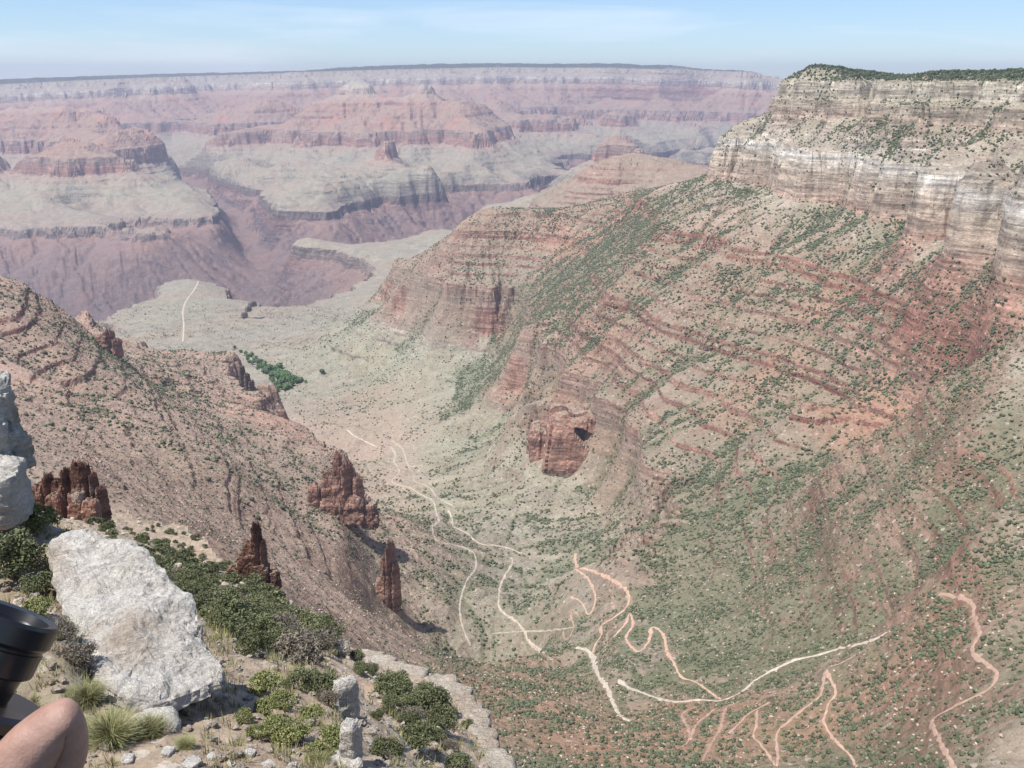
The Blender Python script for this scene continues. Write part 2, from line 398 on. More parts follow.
# ------------------------------------------------------------------ material tools
def mat_new(name):
    m = bpy.data.materials.new(name); m.use_nodes = True
    nt = m.node_tree
    for n in list(nt.nodes): nt.nodes.remove(n)
    out = nt.nodes.new('ShaderNodeOutputMaterial'); b = nt.nodes.new('ShaderNodeBsdfPrincipled')
    nt.links.new(b.outputs[0], out.inputs[0])
    b.inputs['Roughness'].default_value = 0.95
    b.inputs['Specular IOR Level'].default_value = 0.15
    return m, nt, b
class NT:
    def __init__(s, nt): s.nt = nt
    def n(s, t, **kw):
        x = s.nt.nodes.new(t)
        for k, v in kw.items(): setattr(x, k, v)
        return x
    def l(s, a, b): s.nt.links.new(a, b)
    def math(s, op, a, b=None, c=None, clamp=False):
        x = s.n('ShaderNodeMath', operation=op); x.use_clamp = clamp
        for i, v in enumerate((a, b, c)):
            if v is None: continue
            if isinstance(v, (int, float)): x.inputs[i].default_value = v
            else: s.l(v, x.inputs[i])
        return x.outputs[0]
    def noise(s, vec, scale, detail=6, rough=.55, out=0, dist=0.0):
        x = s.n('ShaderNodeTexNoise'); x.inputs['Scale'].default_value = scale
        x.inputs['Detail'].default_value = detail; x.inputs['Roughness'].default_value = rough
        x.inputs['Distortion'].default_value = dist
        if vec is not None: s.l(vec, x.inputs['Vector'])
        return x.outputs[out]
    def mix(s, f, a, b, mode='MIX'):
        x = s.n('ShaderNodeMix', data_type='RGBA', blend_type=mode)
        for sock, v in ((x.inputs[0], f), (x.inputs[6], a), (x.inputs[7], b)):
            if isinstance(v, (int, float)): sock.default_value = v
            elif isinstance(v, tuple): sock.default_value = (*v, 1)
            else: s.l(v, sock)
        return x.outputs[2]
    def ramp(s, f, stops, interp='LINEAR'):
        x = s.n('ShaderNodeValToRGB'); cr = x.color_ramp; cr.interpolation = interp
        while len(cr.elements) > 1: cr.elements.remove(cr.elements[-1])
        cr.elements[0].position = stops[0][0]; cr.elements[0].color = (*stops[0][1], 1)
        for p, c in stops[1:]:
            e = cr.elements.new(p); e.color = (*c, 1)
        s.l(f, x.inputs[0]); return x.outputs[0]
    def rng(s, v, a, b, c=0.0, d=1.0):
        x = s.n('ShaderNodeMapRange'); s.l(v, x.inputs[0])
        for i, q in enumerate((a, b, c, d)): x.inputs[i + 1].default_value = q
        return x.outputs[0]
    def bump(s, h, strength, dist, normal=None):
        x = s.n('ShaderNodeBump'); x.inputs['Strength'].default_value = strength; x.inputs['Distance'].default_value = dist
        s.l(h, x.inputs['Height'])
        if normal is not None: s.l(normal, x.inputs['Normal'])
        return x.outputs[0]

# ------------------------------------------------------------------ terrain material
ROCK = [(60, (.40, .35, .26)), (0, (.50, .42, .29)), (-25, (.54, .46, .33)), (-60, (.47, .37, .25)), (-85, (.42, .29, .20)), (-148, (.50, .42, .32)), (-153, (.62, .53, .41)), (-164, (.70, .63, .52)), (-178, (.60, .50, .38)),
        (-200, (.56, .43, .30)), (-245, (.50, .35, .24)), (-258, (.44, .24, .16)), (-345, (.38, .17, .11)), (-372, (.33, .14, .09)), (-400, (.40, .21, .14)), (-430, (.42, .25, .17)), (-480, (.33, .15, .10)),
        (-520, (.40, .22, .15)), (-560, (.34, .16, .11)), (-600, (.42, .26, .18)), (-640, (.42, .28, .21)), (-655, (.44, .22, .15)), (-700, (.46, .24, .16)), (-755, (.42, .22, .15)), (-775, (.42, .34, .25)), (-860, (.36, .31, .22)),
        (-950, (.33, .29, .21)), (-960, (.26, .20, .16)), (-1012, (.23, .17, .14)), (-1040, (.26, .14, .115)), (-1110, (.18, .125, .12)), (-1350, (.14, .105, .105))]
SOIL = [(60, (.30, .26, .17)), (0, (.36, .31, .21)), (-90, (.42, .34, .24)), (-150, (.42, .35, .25)), (-250, (.43, .36, .26)), (-300, (.42, .31, .22)), (-350, (.37, .25, .17)), (-450, (.345, .245, .165)), (-560, (.33, .25, .175)), (-640, (.32, .26, .185)),
        (-760, (.31, .275, .195)), (-800, (.30, .285, .195)), (-870, (.29, .275, .185)), (-950, (.29, .255, .185)), (-1015, (.29, .19, .155)), (-1110, (.215, .155, .14)), (-1350, (.165, .125, .12))]
def _des(L, k, m):
    o = []
    for z, c in L:
        y = .3 * c[0] + .55 * c[1] + .15 * c[2]
        o.append((z, tuple(min(.8, (v + (y - v) * k) * m) for v in c)))
    return o
ROCK = [(z, tuple(v * (.94 if z > -260 else .92) for v in c)) for z, c in _des(ROCK, .20, 1.0)]
SOIL = [(z, tuple(v * (1.10 if -960 < z < -700 else (.90 if z < -1000 else 1.0)) for v in c)) for z, c in _des(SOIL, .18, 1.0)]
def strat_fac(z): return (z + 1400) / 1500.0

def terrain_material():
    m, nt, b = mat_new('canyon_rock'); g = NT(nt)
    geo = g.n('ShaderNodeNewGeometry'); pos = geo.outputs['Position']
    st = g.n('ShaderNodeAttribute', attribute_name='strat').outputs['Fac']
    veg = g.n('ShaderNodeAttribute', attribute_name='veg').outputs['Fac']
    flow = g.n('ShaderNodeAttribute', attribute_name='flow').outputs['Fac']
    tnt = g.n('ShaderNodeAttribute', attribute_name='ochre').outputs['Fac']
    big = g.noise(pos, .0035, 8, .6)
    st2 = g.math('ADD', st, g.math('MULTIPLY', g.math('SUBTRACT', big, .5), 46))
    fac = g.math('DIVIDE', g.math('ADD', st2, 1400), 1500)
    rock = g.ramp(fac, [(strat_fac(z), c) for z, c in ROCK[::-1]])
    soil = g.ramp(fac, [(strat_fac(z), c) for z, c in SOIL[::-1]])
    nz = g.n('ShaderNodeSeparateXYZ'); g.l(geo.outputs['Normal'], nz.inputs[0])
    # thin beds
    sx = g.n('ShaderNodeSeparateXYZ'); g.l(pos, sx.inputs[0])
    cb = g.n('ShaderNodeCombineXYZ')
    g.l(g.math('MULTIPLY', sx.outputs[0], .004), cb.inputs[0]); g.l(g.math('MULTIPLY', sx.outputs[1], .004), cb.inputs[1]); g.l(g.math('MULTIPLY', st, .085), cb.inputs[2])
    bed = g.noise(cb.outputs[0], 1.0, 6, .7)
    bedv = g.rng(bed, .34, .66, .50, 1.38)
    rock = g.mix(1.0, rock, bedv, 'MULTIPLY')
    cb2 = g.n('ShaderNodeCombineXYZ'); g.l(g.math('MULTIPLY', sx.outputs[0], .02), cb2.inputs[0]); g.l(g.math('MULTIPLY', sx.outputs[1], .02), cb2.inputs[1]); g.l(g.math('MULTIPLY', st, .22), cb2.inputs[2])
    bed2 = g.noise(cb2.outputs[0], 1.0, 5, .65)
    rock = g.mix(1.0, rock, g.rng(bed2, .36, .62, .62, 1.22), 'MULTIPLY')
    # vertical streaks and blocky stain on cliffs
    cs_ = g.n('ShaderNodeCombineXYZ')
    g.l(g.math('MULTIPLY', sx.outputs[0], .045), cs_.inputs[0]); g.l(g.math('MULTIPLY', sx.outputs[1], .045), cs_.inputs[1]); g.l(g.math('MULTIPLY', sx.outputs[2], .008), cs_.inputs[2])
    streak = g.noise(cs_.outputs[0], 1.0, 5, .65)
    rock = g.mix(1.0, rock, g.rng(streak, .3, .7, .62, 1.26), 'MULTIPLY')
    med = g.noise(pos, .022, 9, .68)
    fine = g.noise(pos, .16, 8, .72)
    soil = g.mix(1.0, soil, g.rng(med, .3, .7, .74, 1.26), 'MULTIPLY')
    soil = g.mix(g.math('MULTIPLY', g.rng(big, .42, .64), .38), soil, g.mix(.5, soil, (.40, .20, .13)))
    # grey-green scrubby ground
    soil = g.mix(g.math('MULTIPLY', veg, .40), soil, (.20, .20, .125))
    soil = g.mix(g.math('MULTIPLY', g.math('MULTIPLY', flow, veg), .75), soil, (.11, .14, .07))
    soil = g.mix(tnt, soil, (.44, .235, .16))
    soil = g.mix(g.n('ShaderNodeAttribute', attribute_name='pale_soil').outputs['Fac'], soil, (.46, .325, .255))
    flat = g.rng(g.math('ADD', nz.outputs[2], g.math('MULTIPLY', g.math('SUBTRACT', med, .5), .45)), .60, .80)
    flat = g.math('MAXIMUM', flat, g.math('MULTIPLY', g.n('ShaderNodeAttribute', attribute_name='talus').outputs['Fac'], .85))
    col = g.mix(flat, rock, soil)
    # pale loose blocks and dark low bushes as specks
    vo = g.n('ShaderNodeTexVoronoi'); vo.inputs['Scale'].default_value = .16; g.l(pos, vo.inputs['Vector'])
    sp = g.n('ShaderNodeSeparateColor'); g.l(vo.outputs['Color'], sp.inputs[0])
    near = g.math('LESS_THAN', vo.outputs['Distance'], .34)
    dark = g.math('MULTIPLY', near, g.math('LESS_THAN', sp.outputs[0], g.math('MULTIPLY', veg, .55)))
    pale = g.math('MULTIPLY', near, g.math('GREATER_THAN', sp.outputs[1], .90))
    col = g.mix(g.math('MULTIPLY', dark, .62), col, (.085, .105, .055))
    col = g.mix(g.math('MULTIPLY', pale, .5), col, (.60, .52, .43))
    col = g.mix(1.0, col, g.rng(fine, .28, .72, .72, 1.28), 'MULTIPLY')
    # forested plateau tops
    forest = g.math('MULTIPLY', g.rng(st, -6, 3), g.rng(nz.outputs[2], .85, .95))
    col = g.mix(g.math('MULTIPLY', forest, .9), col, (.050, .066, .036))
    g.l(col, b.inputs['Base Color'])
    h1 = g.bump(med, .9, 9.0)
    h2 = g.bump(bed, .55, 4.0, h1)
    tiny = g.noise(pos, .9, 6, .7)
    col = g.mix(1.0, col, g.rng(tiny, .28, .72, .80, 1.20), 'MULTIPLY')
    g.l(col, b.inputs['Base Color'])
    h3 = g.bump(tiny, .7, .45, g.bump(fine, .85, 2.0, h2))
    g.l(h3, b.inputs['Normal'])
    return m
M_LAND = terrain_material()

# vegetation density of the land, 0..1
PXT, PYT = proj(TX, TY, TZ)
def vegmap(zs, X, Y, flow, a):
    v = np.interp(zs, [-1400, -1020, -960, -930, -800, -640, -560, -400, -300, -255, -250, -150, -140, -90, -80, 0, 20], [.02, .05, .10, .14, .25, .42, .55, .62, .85, .8, .25, .2, .75, .8, .35, .6, 1])
    v = v * (0.65 + 0.55 * fbm(X, Y, 240, 4, .55, 21))
    v = v + 0.55 * sstep(.30, .62, flow) * (zs > -830)
    left = sstep(-.02, -.16, a) * sstep(5000, 3000, Y) * (zs > -700)
    v = v * (1 - .6 * left)
    v = v * (1 - .75 * sstep(3300, 6500, Y))
    v = v + .12 * sstep(-.02, .06, a) * sstep(1250, 900, Y)
    return np.clip(v, 0, 1)
TV = vegmap(TS, TX, TY, TF, TA)
TO = np.clip((0.24 - .12 * (TS < -780)) * sstep(4800, 7000, TY) * (TS < -200) + 0.08 * sstep(-.03, -.12, TA) * sstep(600, 800, TY) * (TS < -300) * (TS > -600) + 0.55 * sstep(.15, .75, fbm(TX, TY, 380, 4, .5, 31)) * (TS > -700) * (TS < -280), 0, 1) * np.maximum(sstep(6000, 3500, TY), sstep(4800, 7000, TY))

TP = .62 * sstep(-.05, -.13, TA) * sstep(560, 760, TY) * sstep(3000, 2500, TY) * (TS < -290) * (.55 + .45 * np.clip(fbm(TX, TY, 160, 4, .55, 33) + .5, 0, 1))  # paler, pinker soil tint over the sparsely vegetated left slope

# regions become separate pieces of land
def land_piece(name, label, cat, mask):
    idx = np.full(TX.shape, -1)
    q = mask[:-1, :-1]
    ii, jj = np.nonzero(q)
    corner = [(ii, jj), (ii + 1, jj), (ii + 1, jj + 1), (ii, jj + 1)]
    used = np.zeros(TX.shape, bool)
    for c in corner: used[c] = True
    idx[used] = np.arange(used.sum())
    F = np.stack([idx[c] for c in corner], axis=1)
    V = np.stack([TX[used], TY[used], TZ[used]], axis=1)
    o = mesh_np(name, V, F, M_LAND, smooth=False, attrs={'strat': TS[used], 'veg': TV[used], 'flow': TF[used], 'ochre': TO[used], 'talus': TT[used], 'pale_soil': TP[used]})
    return tag(o, label, cat, kind='structure')
far_m = TY > 4400 + 1500 * np.clip(TA / .1, 0, 1)
mesa_m = (~far_m) & (TS > -345) & (TA > .12) & (TY > 1050)
left_m = (~far_m) & ((TA < -.085 + .0 * TA) & (TS > -770) & (TY < 2650))
floor_m = (~far_m) & (~mesa_m) & (~left_m) & (TS < -640)
slope_m = (~far_m) & (~mesa_m) & (~left_m) & (~floor_m)
land_piece('far_canyon_terrain', 'hazy purple and grey far canyon walls rising in steps to the flat rim', 'canyon wall', far_m)
land_piece('mesa_terrain', 'flat topped pale cliff headland on the right with dark trees along its rim', 'cliff', mesa_m)
land_piece('ridge_terrain', 'reddish stony ridge sloping down on the left with low ledges', 'hillside', left_m)
land_piece('canyon_floor', 'grey green canyon floor and bench far below', 'canyon floor', floor_m)
land_piece('hillside_terrain', 'shrub dotted red and tan hillside below the pale headland', 'hillside', slope_m)

def height(x, y):
    """height of the land mesh itself"""
    x = np.atleast_1d(np.asarray(x, float)); y = np.atleast_1d(np.asarray(y, float))
    a = x / y; l = np.log(y)
    f = np.clip((a - AMIN) / (AMAX - AMIN) * (NC - 1), 0, NC - 1.001); i = f.astype(int); f = f - i
    out = np.empty(len(x))
    for k in range(len(x)):
        z0 = np.interp(l[k], TL[i[k]], TZ[i[k]]); z1 = np.interp(l[k], TL[i[k] + 1], TZ[i[k] + 1])
        out[k] = z0 * (1 - f[k]) + z1 * f[k]
    return out

def hit(px, py, y0=330.0):
    a, t = ray(px, py)
    f = (a - AMIN) / (AMAX - AMIN) * (NC - 1); i = int(f); f -= i
    L = np.linspace(math.log(y0), LMAX, 5000)
    z = np.interp(L, TL[i], TZ[i]) * (1 - f) + np.interp(L, TL[i + 1], TZ[i + 1]) * f
    b = np.nonzero(z > -t * np.exp(L))[0]
    if len(b) == 0: return None
    Y = math.exp(L[b[0]])
    return Vector((a * Y, Y, float(z[b[0]])))

# ------------------------------------------------------------------ world, sun, camera, air
SUN_AZ = math.radians(-118.0)       # clockwise from +Y
SUN_EL = math.radians(64.0)
w = bpy.data.worlds.new('World'); sc.world = w; w.use_nodes = True
nt = w.node_tree
for n in list(nt.nodes): nt.nodes.remove(n)
g = NT(nt)
out = g.n('ShaderNodeOutputWorld'); bg = g.n('ShaderNodeBackground'); g.l(bg.outputs[0], out.inputs[0])
sky = g.n('ShaderNodeTexSky', sky_type='NISHITA'); sky.sun_disc = False
sky.sun_elevation = SUN_EL; sky.sun_rotation = SUN_AZ; sky.altitude = 2090; sky.air_density = 1.0; sky.dust_density = 0.6; sky.ozone_density = 1.4
tc = g.n('ShaderNodeTexCoord'); mp = g.n('ShaderNodeMapping'); mp.inputs['Scale'].default_value = (2.2, 2.2, 22); g.l(tc.outputs['Generated'], mp.inputs['Vector'])
cn = g.noise(mp.outputs[0], 1.3, 6, .55, dist=.4)
cl_ = g.math('MULTIPLY', g.rng(cn, .50, .72), .45)
skyc = g.mix(cl_, g.mix(1.0, sky.outputs[0], (.89, 1.0, 1.16), 'MULTIPLY'), (8.6, 9.0, 9.8))
g.l(skyc, bg.inputs[0]); bg.inputs[1].default_value = 0.106
sd = bpy.data.lights.new('sun', 'SUN'); sd.energy = 5.0; sd.angle = math.radians(.53); sd.color = (1, .965, .92)
so = bpy.data.objects.new('sun', sd); COL.objects.link(so)
sv = Vector((math.sin(SUN_AZ) * math.cos(SUN_EL), math.cos(SUN_AZ) * math.cos(SUN_EL), math.sin(SUN_EL)))
so.rotation_euler = sv.to_track_quat('Z', 'Y').to_euler()

cam = bpy.data.cameras.new('camera'); cam.sensor_width = 36; cam.lens = 36 * FPX / 1024
cam.clip_start = .05; cam.clip_end = 90000
co = bpy.data.objects.new('camera', cam); COL.objects.link(co); co.rotation_euler = (math.radians(90) - PITCH, 0, 0)
sc.camera = co

mh = bpy.data.materials.new('haze'); mh.use_nodes = True
nt = mh.node_tree
for n in list(nt.nodes): nt.nodes.remove(n)
o_ = nt.nodes.new('ShaderNodeOutputMaterial'); v_ = nt.nodes.new('ShaderNodeVolumePrincipled')
v_.inputs['Color'].default_value = (.74, .79, 1.0, 1); v_.inputs['Density'].default_value = 4.3e-5; v_.inputs['Anisotropy'].default_value = .2
nt.links.new(v_.outputs[0], o_.inputs['Volume'])
zlo = float(TZ.min()) - 1; zhi = max(float(TZ.max()), 2) + 15
x0, x1, y0_, y1_ = -19000, 19000, -60, 23500
hv = [(x, y, z) for z in (zlo, zhi) for x, y in ((x0, y0_), (x1, y0_), (x1, y1_), (x0, y1_))]
hz = mesh_np('haze', hv, [(0, 3, 2, 1), (4, 5, 6, 7), (0, 1, 5, 4), (1, 2, 6, 5), (2, 3, 7, 6), (3, 0, 4, 7)], mh)
tag(hz, 'thin pale blue haze filling the whole canyon', 'haze', kind='stuff')

sc.view_settings.view_transform = 'Standard'; sc.view_settings.look = 'None'; sc.view_settings.gamma = 1
sc.view_settings.exposure = 0.27
sc.cycles.max_bounces = 4; sc.cycles.diffuse_bounces = 2; sc.cycles.volume_bounces = 0; sc.cycles.use_denoising = True
sc.cycles.volume_step_rate = 1
#REST
# ------------------------------------------------------------------ simple materials
def soft_mat(name, c1, c2, scale=1.0, rough=.9, bump=.3, dist=.05, detail=6, spec=.15, attr=None):
    m, nt, b = mat_new(name); g = NT(nt)
    tc = g.n('ShaderNodeTexCoord'); v = tc.outputs['Object']
    n = g.noise(v, scale, detail, .62)
    col = g.mix(g.rng(n, .32, .68), c1, c2)
    if attr:
        at_ = g.n('ShaderNodeAttribute', attribute_name=attr).outputs['Fac']
        col = g.mix(1.0, col, g.rng(at_, 0, 1, .62, 1.4), 'MULTIPLY')
    oi = g.n('ShaderNodeObjectInfo')
    col = g.mix(1.0, col, g.rng(oi.outputs['Random'], 0, 1, .85, 1.16), 'MULTIPLY')
    g.l(col, b.inputs['Base Color']); b.inputs['Roughness'].default_value = rough; b.inputs['Specular IOR Level'].default_value = spec
    if bump: g.l(g.bump(n, bump, dist), b.inputs['Normal'])
    return m

def limestone_mat(name, c1, c2, stain, k=1.0):
    m, nt, b = mat_new(name); g = NT(nt)
    v = g.n('ShaderNodeTexCoord').outputs['Object']
    n1 = g.noise(v, 1.2 * k, 8, .62); n2 = g.noise(v, 9 * k, 8, .7); n3 = g.noise(v, .5 * k, 4, .5)
    mp = g.n('ShaderNodeMapping'); g.l(v, mp.inputs[0]); mp.inputs['Rotation'].default_value = (.35, .25, .5); mp.inputs['Scale'].default_value = (2.2 * k, 1.6 * k, 9 * k)
    n4 = g.noise(mp.outputs[0], 1.6, 7, .7, dist=.6)
    vo = g.n('ShaderNodeTexVoronoi', feature='DISTANCE_TO_EDGE'); vo.inputs['Scale'].default_value = 2.6 * k; vo.inputs['Randomness'].default_value = 1
    mpv = g.n('ShaderNodeMapping'); g.l(v, mpv.inputs[0]); mpv.inputs['Scale'].default_value = (1, 1.8, 1.4); mpv.inputs['Rotation'].default_value = (.2, .5, .4)
    dv = g.n('ShaderNodeVectorMath', operation='ADD'); g.l(mpv.outputs[0], dv.inputs[0])
    nc = g.n('ShaderNodeTexNoise'); nc.inputs['Scale'].default_value = 3 * k; nc.inputs['Detail'].default_value = 5; g.l(v, nc.inputs['Vector']); g.l(nc.outputs['Color'], dv.inputs[1])
    g.l(dv.outputs[0], vo.inputs['Vector'])
    crack = g.rng(vo.outputs['Distance'], .0, .03)
    col = g.mix(g.rng(n1, .35, .65), c1, c2)
    col = g.mix(g.math('MULTIPLY', g.rng(n3, .56, .68), .55), col, stain)
    col = g.mix(1.0, col, g.rng(n2, .3, .7, .78, 1.18), 'MULTIPLY')
    pit = g.rng(n2, .36, .30)
    col = g.mix(g.math('MULTIPLY', pit, .6), col, (.16, .13, .10))
    n5 = g.noise(v, 5 * k, 8, .75)
    col = g.mix(g.math('MULTIPLY', g.rng(n5, .40, .34), .45), col, (.25, .21, .17))
    g.l(col, b.inputs['Base Color'])
    h = g.math('ADD', g.math('MULTIPLY', n4, 1.0), g.math('MULTIPLY', crack, .10))
    b1 = g.bump(h, 1.0, .24 / k); b2 = g.bump(n2, .8, .05 / k, b1)
    g.l(b2, b.inputs['Normal'])
    return m
M_LIME = limestone_mat('pale_limestone', (.82, .78, .70), (.68, .62, .53), (.44, .31, .20))
M_LIME_FAR = limestone_mat('pale_limestone_ledge', (.62, .55, .45), (.46, .38, .29), (.38, .26, .17), .4)
M_RED = limestone_mat('red_sandstone', (.42, .28, .21), (.34, .21, .15), (.46, .36, .27), .05)
M_REDN = limestone_mat('red_sandstone_near', (.44, .31, .235), (.33, .21, .15), (.46, .34, .25), .12)

# ------------------------------------------------------------------ trails and washes draped on the land
M_TRAIL = soft_mat('trail_dust', (.54, .36, .27), (.37, .25, .18), .22, bump=0)
M_TRAILP = soft_mat('pale_trail_dust', (.56, .48, .38), (.40, .34, .26), .22, bump=0)
M_WASH = soft_mat('wash_gravel', (.62, .55, .45), (.40, .33, .25), .35, bump=.6, dist=.6)

def smooth_px(pts, step=2.0):
    pts = [np.array(p, float) for p in pts]; out = []
    for i in range(len(pts) - 1):
        p0 = pts[max(i - 1, 0)]; p1 = pts[i]; p2 = pts[i + 1]; p3 = pts[min(i + 2, len(pts) - 1)]
        n = max(2, int(np.linalg.norm(p2 - p1) / step))
        for k in range(n):
            t = k / n
            out.append(.5 * ((2 * p1) + (-p0 + p2) * t + (2 * p0 - 5 * p1 + 4 * p2 - p3) * t * t + (-p0 + 3 * p1 - 3 * p2 + p3) * t ** 3))
    out.append(pts[-1]); return out

def ribbon(name, label, cat, pts, mat, wpx, lift=.45, rag=.42, y0=330.0):
    W = []
    for p in smooth_px(pts):
        h = hit(p[0], p[1], y0)
        if h is not None: W.append(h)
    V, F = [], []
    prev = None
    run = []
    runs = []
    for p in W:
        if run and (p - run[-1]).length > .06 * p.y: runs.append(run); run = []
        run.append(p)
    runs.append(run)
    for run in runs:
        if len(run) < 3: continue
        P = np.array([[p.x, p.y] for p in run])
        for _ in range(1): P[1:-1] = (P[:-2] + 2 * P[1:-1] + P[2:]) / 4
        d = np.r_[0, np.cumsum(np.linalg.norm(np.diff(P, axis=0), axis=1))]
        n = max(4, int(d[-1] / 2.5)); q = np.linspace(0, d[-1], n)
        P = np.stack([np.interp(q, d, P[:, 0]), np.interp(q, d, P[:, 1])], 1)
        T = np.gradient(P, axis=0); T /= np.linalg.norm(T, axis=1)[:, None] + 1e-9
        Nn = np.stack([-T[:, 1], T[:, 0]], 1)
        K = 5
        base = len(V)
        TRAIL_PTS.extend(P[::2].tolist())
        wd = .74 * wpx / 1000.0 * P[:, 1] * .5 * (1 + rag * fbm(P[:, 0], P[:, 1], 22, 4, .65, 51))
        off = np.linspace(-1, 1, K)
        for k in range(K):
            jag = 1 + rag * 1.6 * fbm(P[:, 0] + 99 * (k == 0), P[:, 1], 5, 2, .6, 57) * (k in (0, K - 1))
            X = P + Nn * (wd * off[k] * jag)[:, None]
            z = height(X[:, 0], X[:, 1]) + (lift if 0 < k < K - 1 else lift * .3)
            for i in range(n): V.append((X[i, 0], X[i, 1], z[i]))
        for k in range(K - 1):
            for i in range(n - 1):
                F.append((base + k * n + i, base + k * n + i + 1, base + (k + 1) * n + i + 1, base + (k + 1) * n + i))
    if not F: print('no ribbon', label); return None
    o = mesh_np(name, V, F, mat, smooth=True)
    return tag(o, label, cat, kind='structure')

TRAIL_PTS = []
ribbon('trail', 'pale trail crossing the grey point beyond the green oasis', 'trail', [(198, 277), (198, 284), (193, 292), (186, 302), (183, 312), (184, 325), (183, 342)], M_TRAILP, 2.6, 1.5)
ribbon('trail', 'pale trail zigzagging down the middle of the green valley', 'trail', [(392, 441), (403, 450), (409, 466), (423, 466), (414, 476), (415, 482), (429, 487), (437, 497), (456, 508)], M_TRAILP, 2.6, .8)
ribbon('trail', 'pale trail bending right below the valley zigzags', 'trail', [(448, 511), (453, 519), (453, 526), (468, 534), (480, 544), (503, 547), (522, 554)], M_TRAILP, 2.6, .8)
ribbon('creek_bed', 'dry pale creek bed winding along the valley floor', 'creek bed', [(391, 447), (396, 456), (394, 462), (400, 472), (392, 482), (410, 488), (421, 495), (433, 501), (437, 515), (440, 522), (433, 526), (435, 538), (442, 543), (464, 548), (475, 555), (476, 569), (469, 578), (463, 591), (460, 610), (463, 628), (471, 647)], M_WASH, 3.2, .9, .35)
ribbon('creek_bed', 'short pale creek bed at the far end of the valley', 'creek bed', [(347, 430), (354, 436), (364, 441), (377, 447)], M_WASH, 2.4, 1.0, .3)
ribbon('trail', 'pale trail curving down beside the grey rock slab', 'trail', [(511, 558), (513, 563), (502, 582), (499, 599), (500, 610), (515, 621), (523, 630), (530, 643), (545, 654)], M_TRAILP, 3.2, .7)
ribbon('trail', 'narrow level pale trail at the foot of the grey slab', 'trail', [(492, 634), (520, 632), (550, 631), (573, 628)], M_TRAILP, 2.0, .7)
ribbon('trail', 'outer pink trail loop swinging right above the chute', 'trail', [(575, 554), (577, 567), (589, 570), (608, 578), (623, 588), (629, 597), (626, 608), (615, 617), (600, 627), (602, 634), (595, 645), (593, 654)], M_TRAIL, 3.8, .6)
ribbon('trail', 'inner pink trail switchback inside the larger loop', 'trail', [(575, 569), (587, 578), (595, 595), (593, 610), (588, 615), (582, 603), (571, 597)], M_TRAIL, 3.2, .6)
ribbon('trail', 'short pink trail hook left of the inner switchback', 'trail', [(579, 616), (572, 610), (571, 618), (574, 628), (566, 641), (563, 632)], M_TRAIL, 2.6, .6)
ribbon('trail', 'pink trail zigzag climbing right to the pale wash', 'trail', [(613, 638), (626, 623), (630, 613), (633, 626), (626, 638), (638, 652), (649, 641), (651, 628), (656, 628), (664, 636), (667, 652), (674, 663), (681, 677), (695, 682), (707, 690), (721, 700)], M_TRAIL, 4.2, .6)
ribbon('wash', 'upper white gravel wash coming down from the dark gully', 'wash', [(885, 635), (865, 643), (842, 648), (815, 656), (796, 660), (780, 667), (768, 673), (753, 682)], M_WASH, 7, .6, .5)
ribbon('wash', 'curved white gravel wash below the pink zigzag', 'wash', [(753, 682), (740, 693), (720, 701), (700, 700), (677, 702), (660, 699), (640, 692), (628, 688), (619, 680)], M_WASH, 6, .6, .5)
ribbon('wash', 'white gravel chute dropping straight from the trail loop', 'wash', [(576, 648), (586, 650), (593, 658), (597, 673), (608, 690), (613, 703), (620, 715), (630, 722)], M_WASH, 6, .6, .5)
TR = [('leftmost short pink switchback below the curved wash', [(696, 707), (682, 715), (689, 729), (689, 741), (682, 748)], 4.4),
      ('second short pink switchback below the curved wash', [(715, 709), (707, 716), (697, 724), (690, 741)], 4.4),
      ('pink trail hairpin dropping to the bottom of the view', [(737, 704), (726, 708), (721, 727), (712, 743), (702, 762)], 4.6),
      ('faint slanting pink trail between two hairpins', [(769, 703), (756, 710), (747, 715), (740, 723), (728, 734)], 4.4),
      ('long pink trail with a deep hairpin and a sharp peak', [(757, 711), (756, 727), (753, 736), (761, 745), (770, 757), (776, 767), (778, 759), (777, 734), (791, 720), (805, 708), (816, 700), (822, 691), (826, 670), (840, 664), (856, 655)], 4.2),
      ('pink trail winding down from the sharp peak', [(826, 671), (832, 682), (836, 694), (829, 703), (825, 715), (824, 724), (833, 738), (844, 750), (853, 759), (857, 768)], 4.2),
      ('wide orange trail curving through the red ledges on the right', [(940, 594), (970, 602), (974, 619), (979, 634), (972, 651), (985, 664), (996, 673), (991, 688), (970, 699), (947, 711), (932, 722), (940, 742), (955, 770)], 5.5)]
for lab, pts, wp in TR: ribbon('trail', lab, 'trail', pts, M_TRAIL, wp, .5)

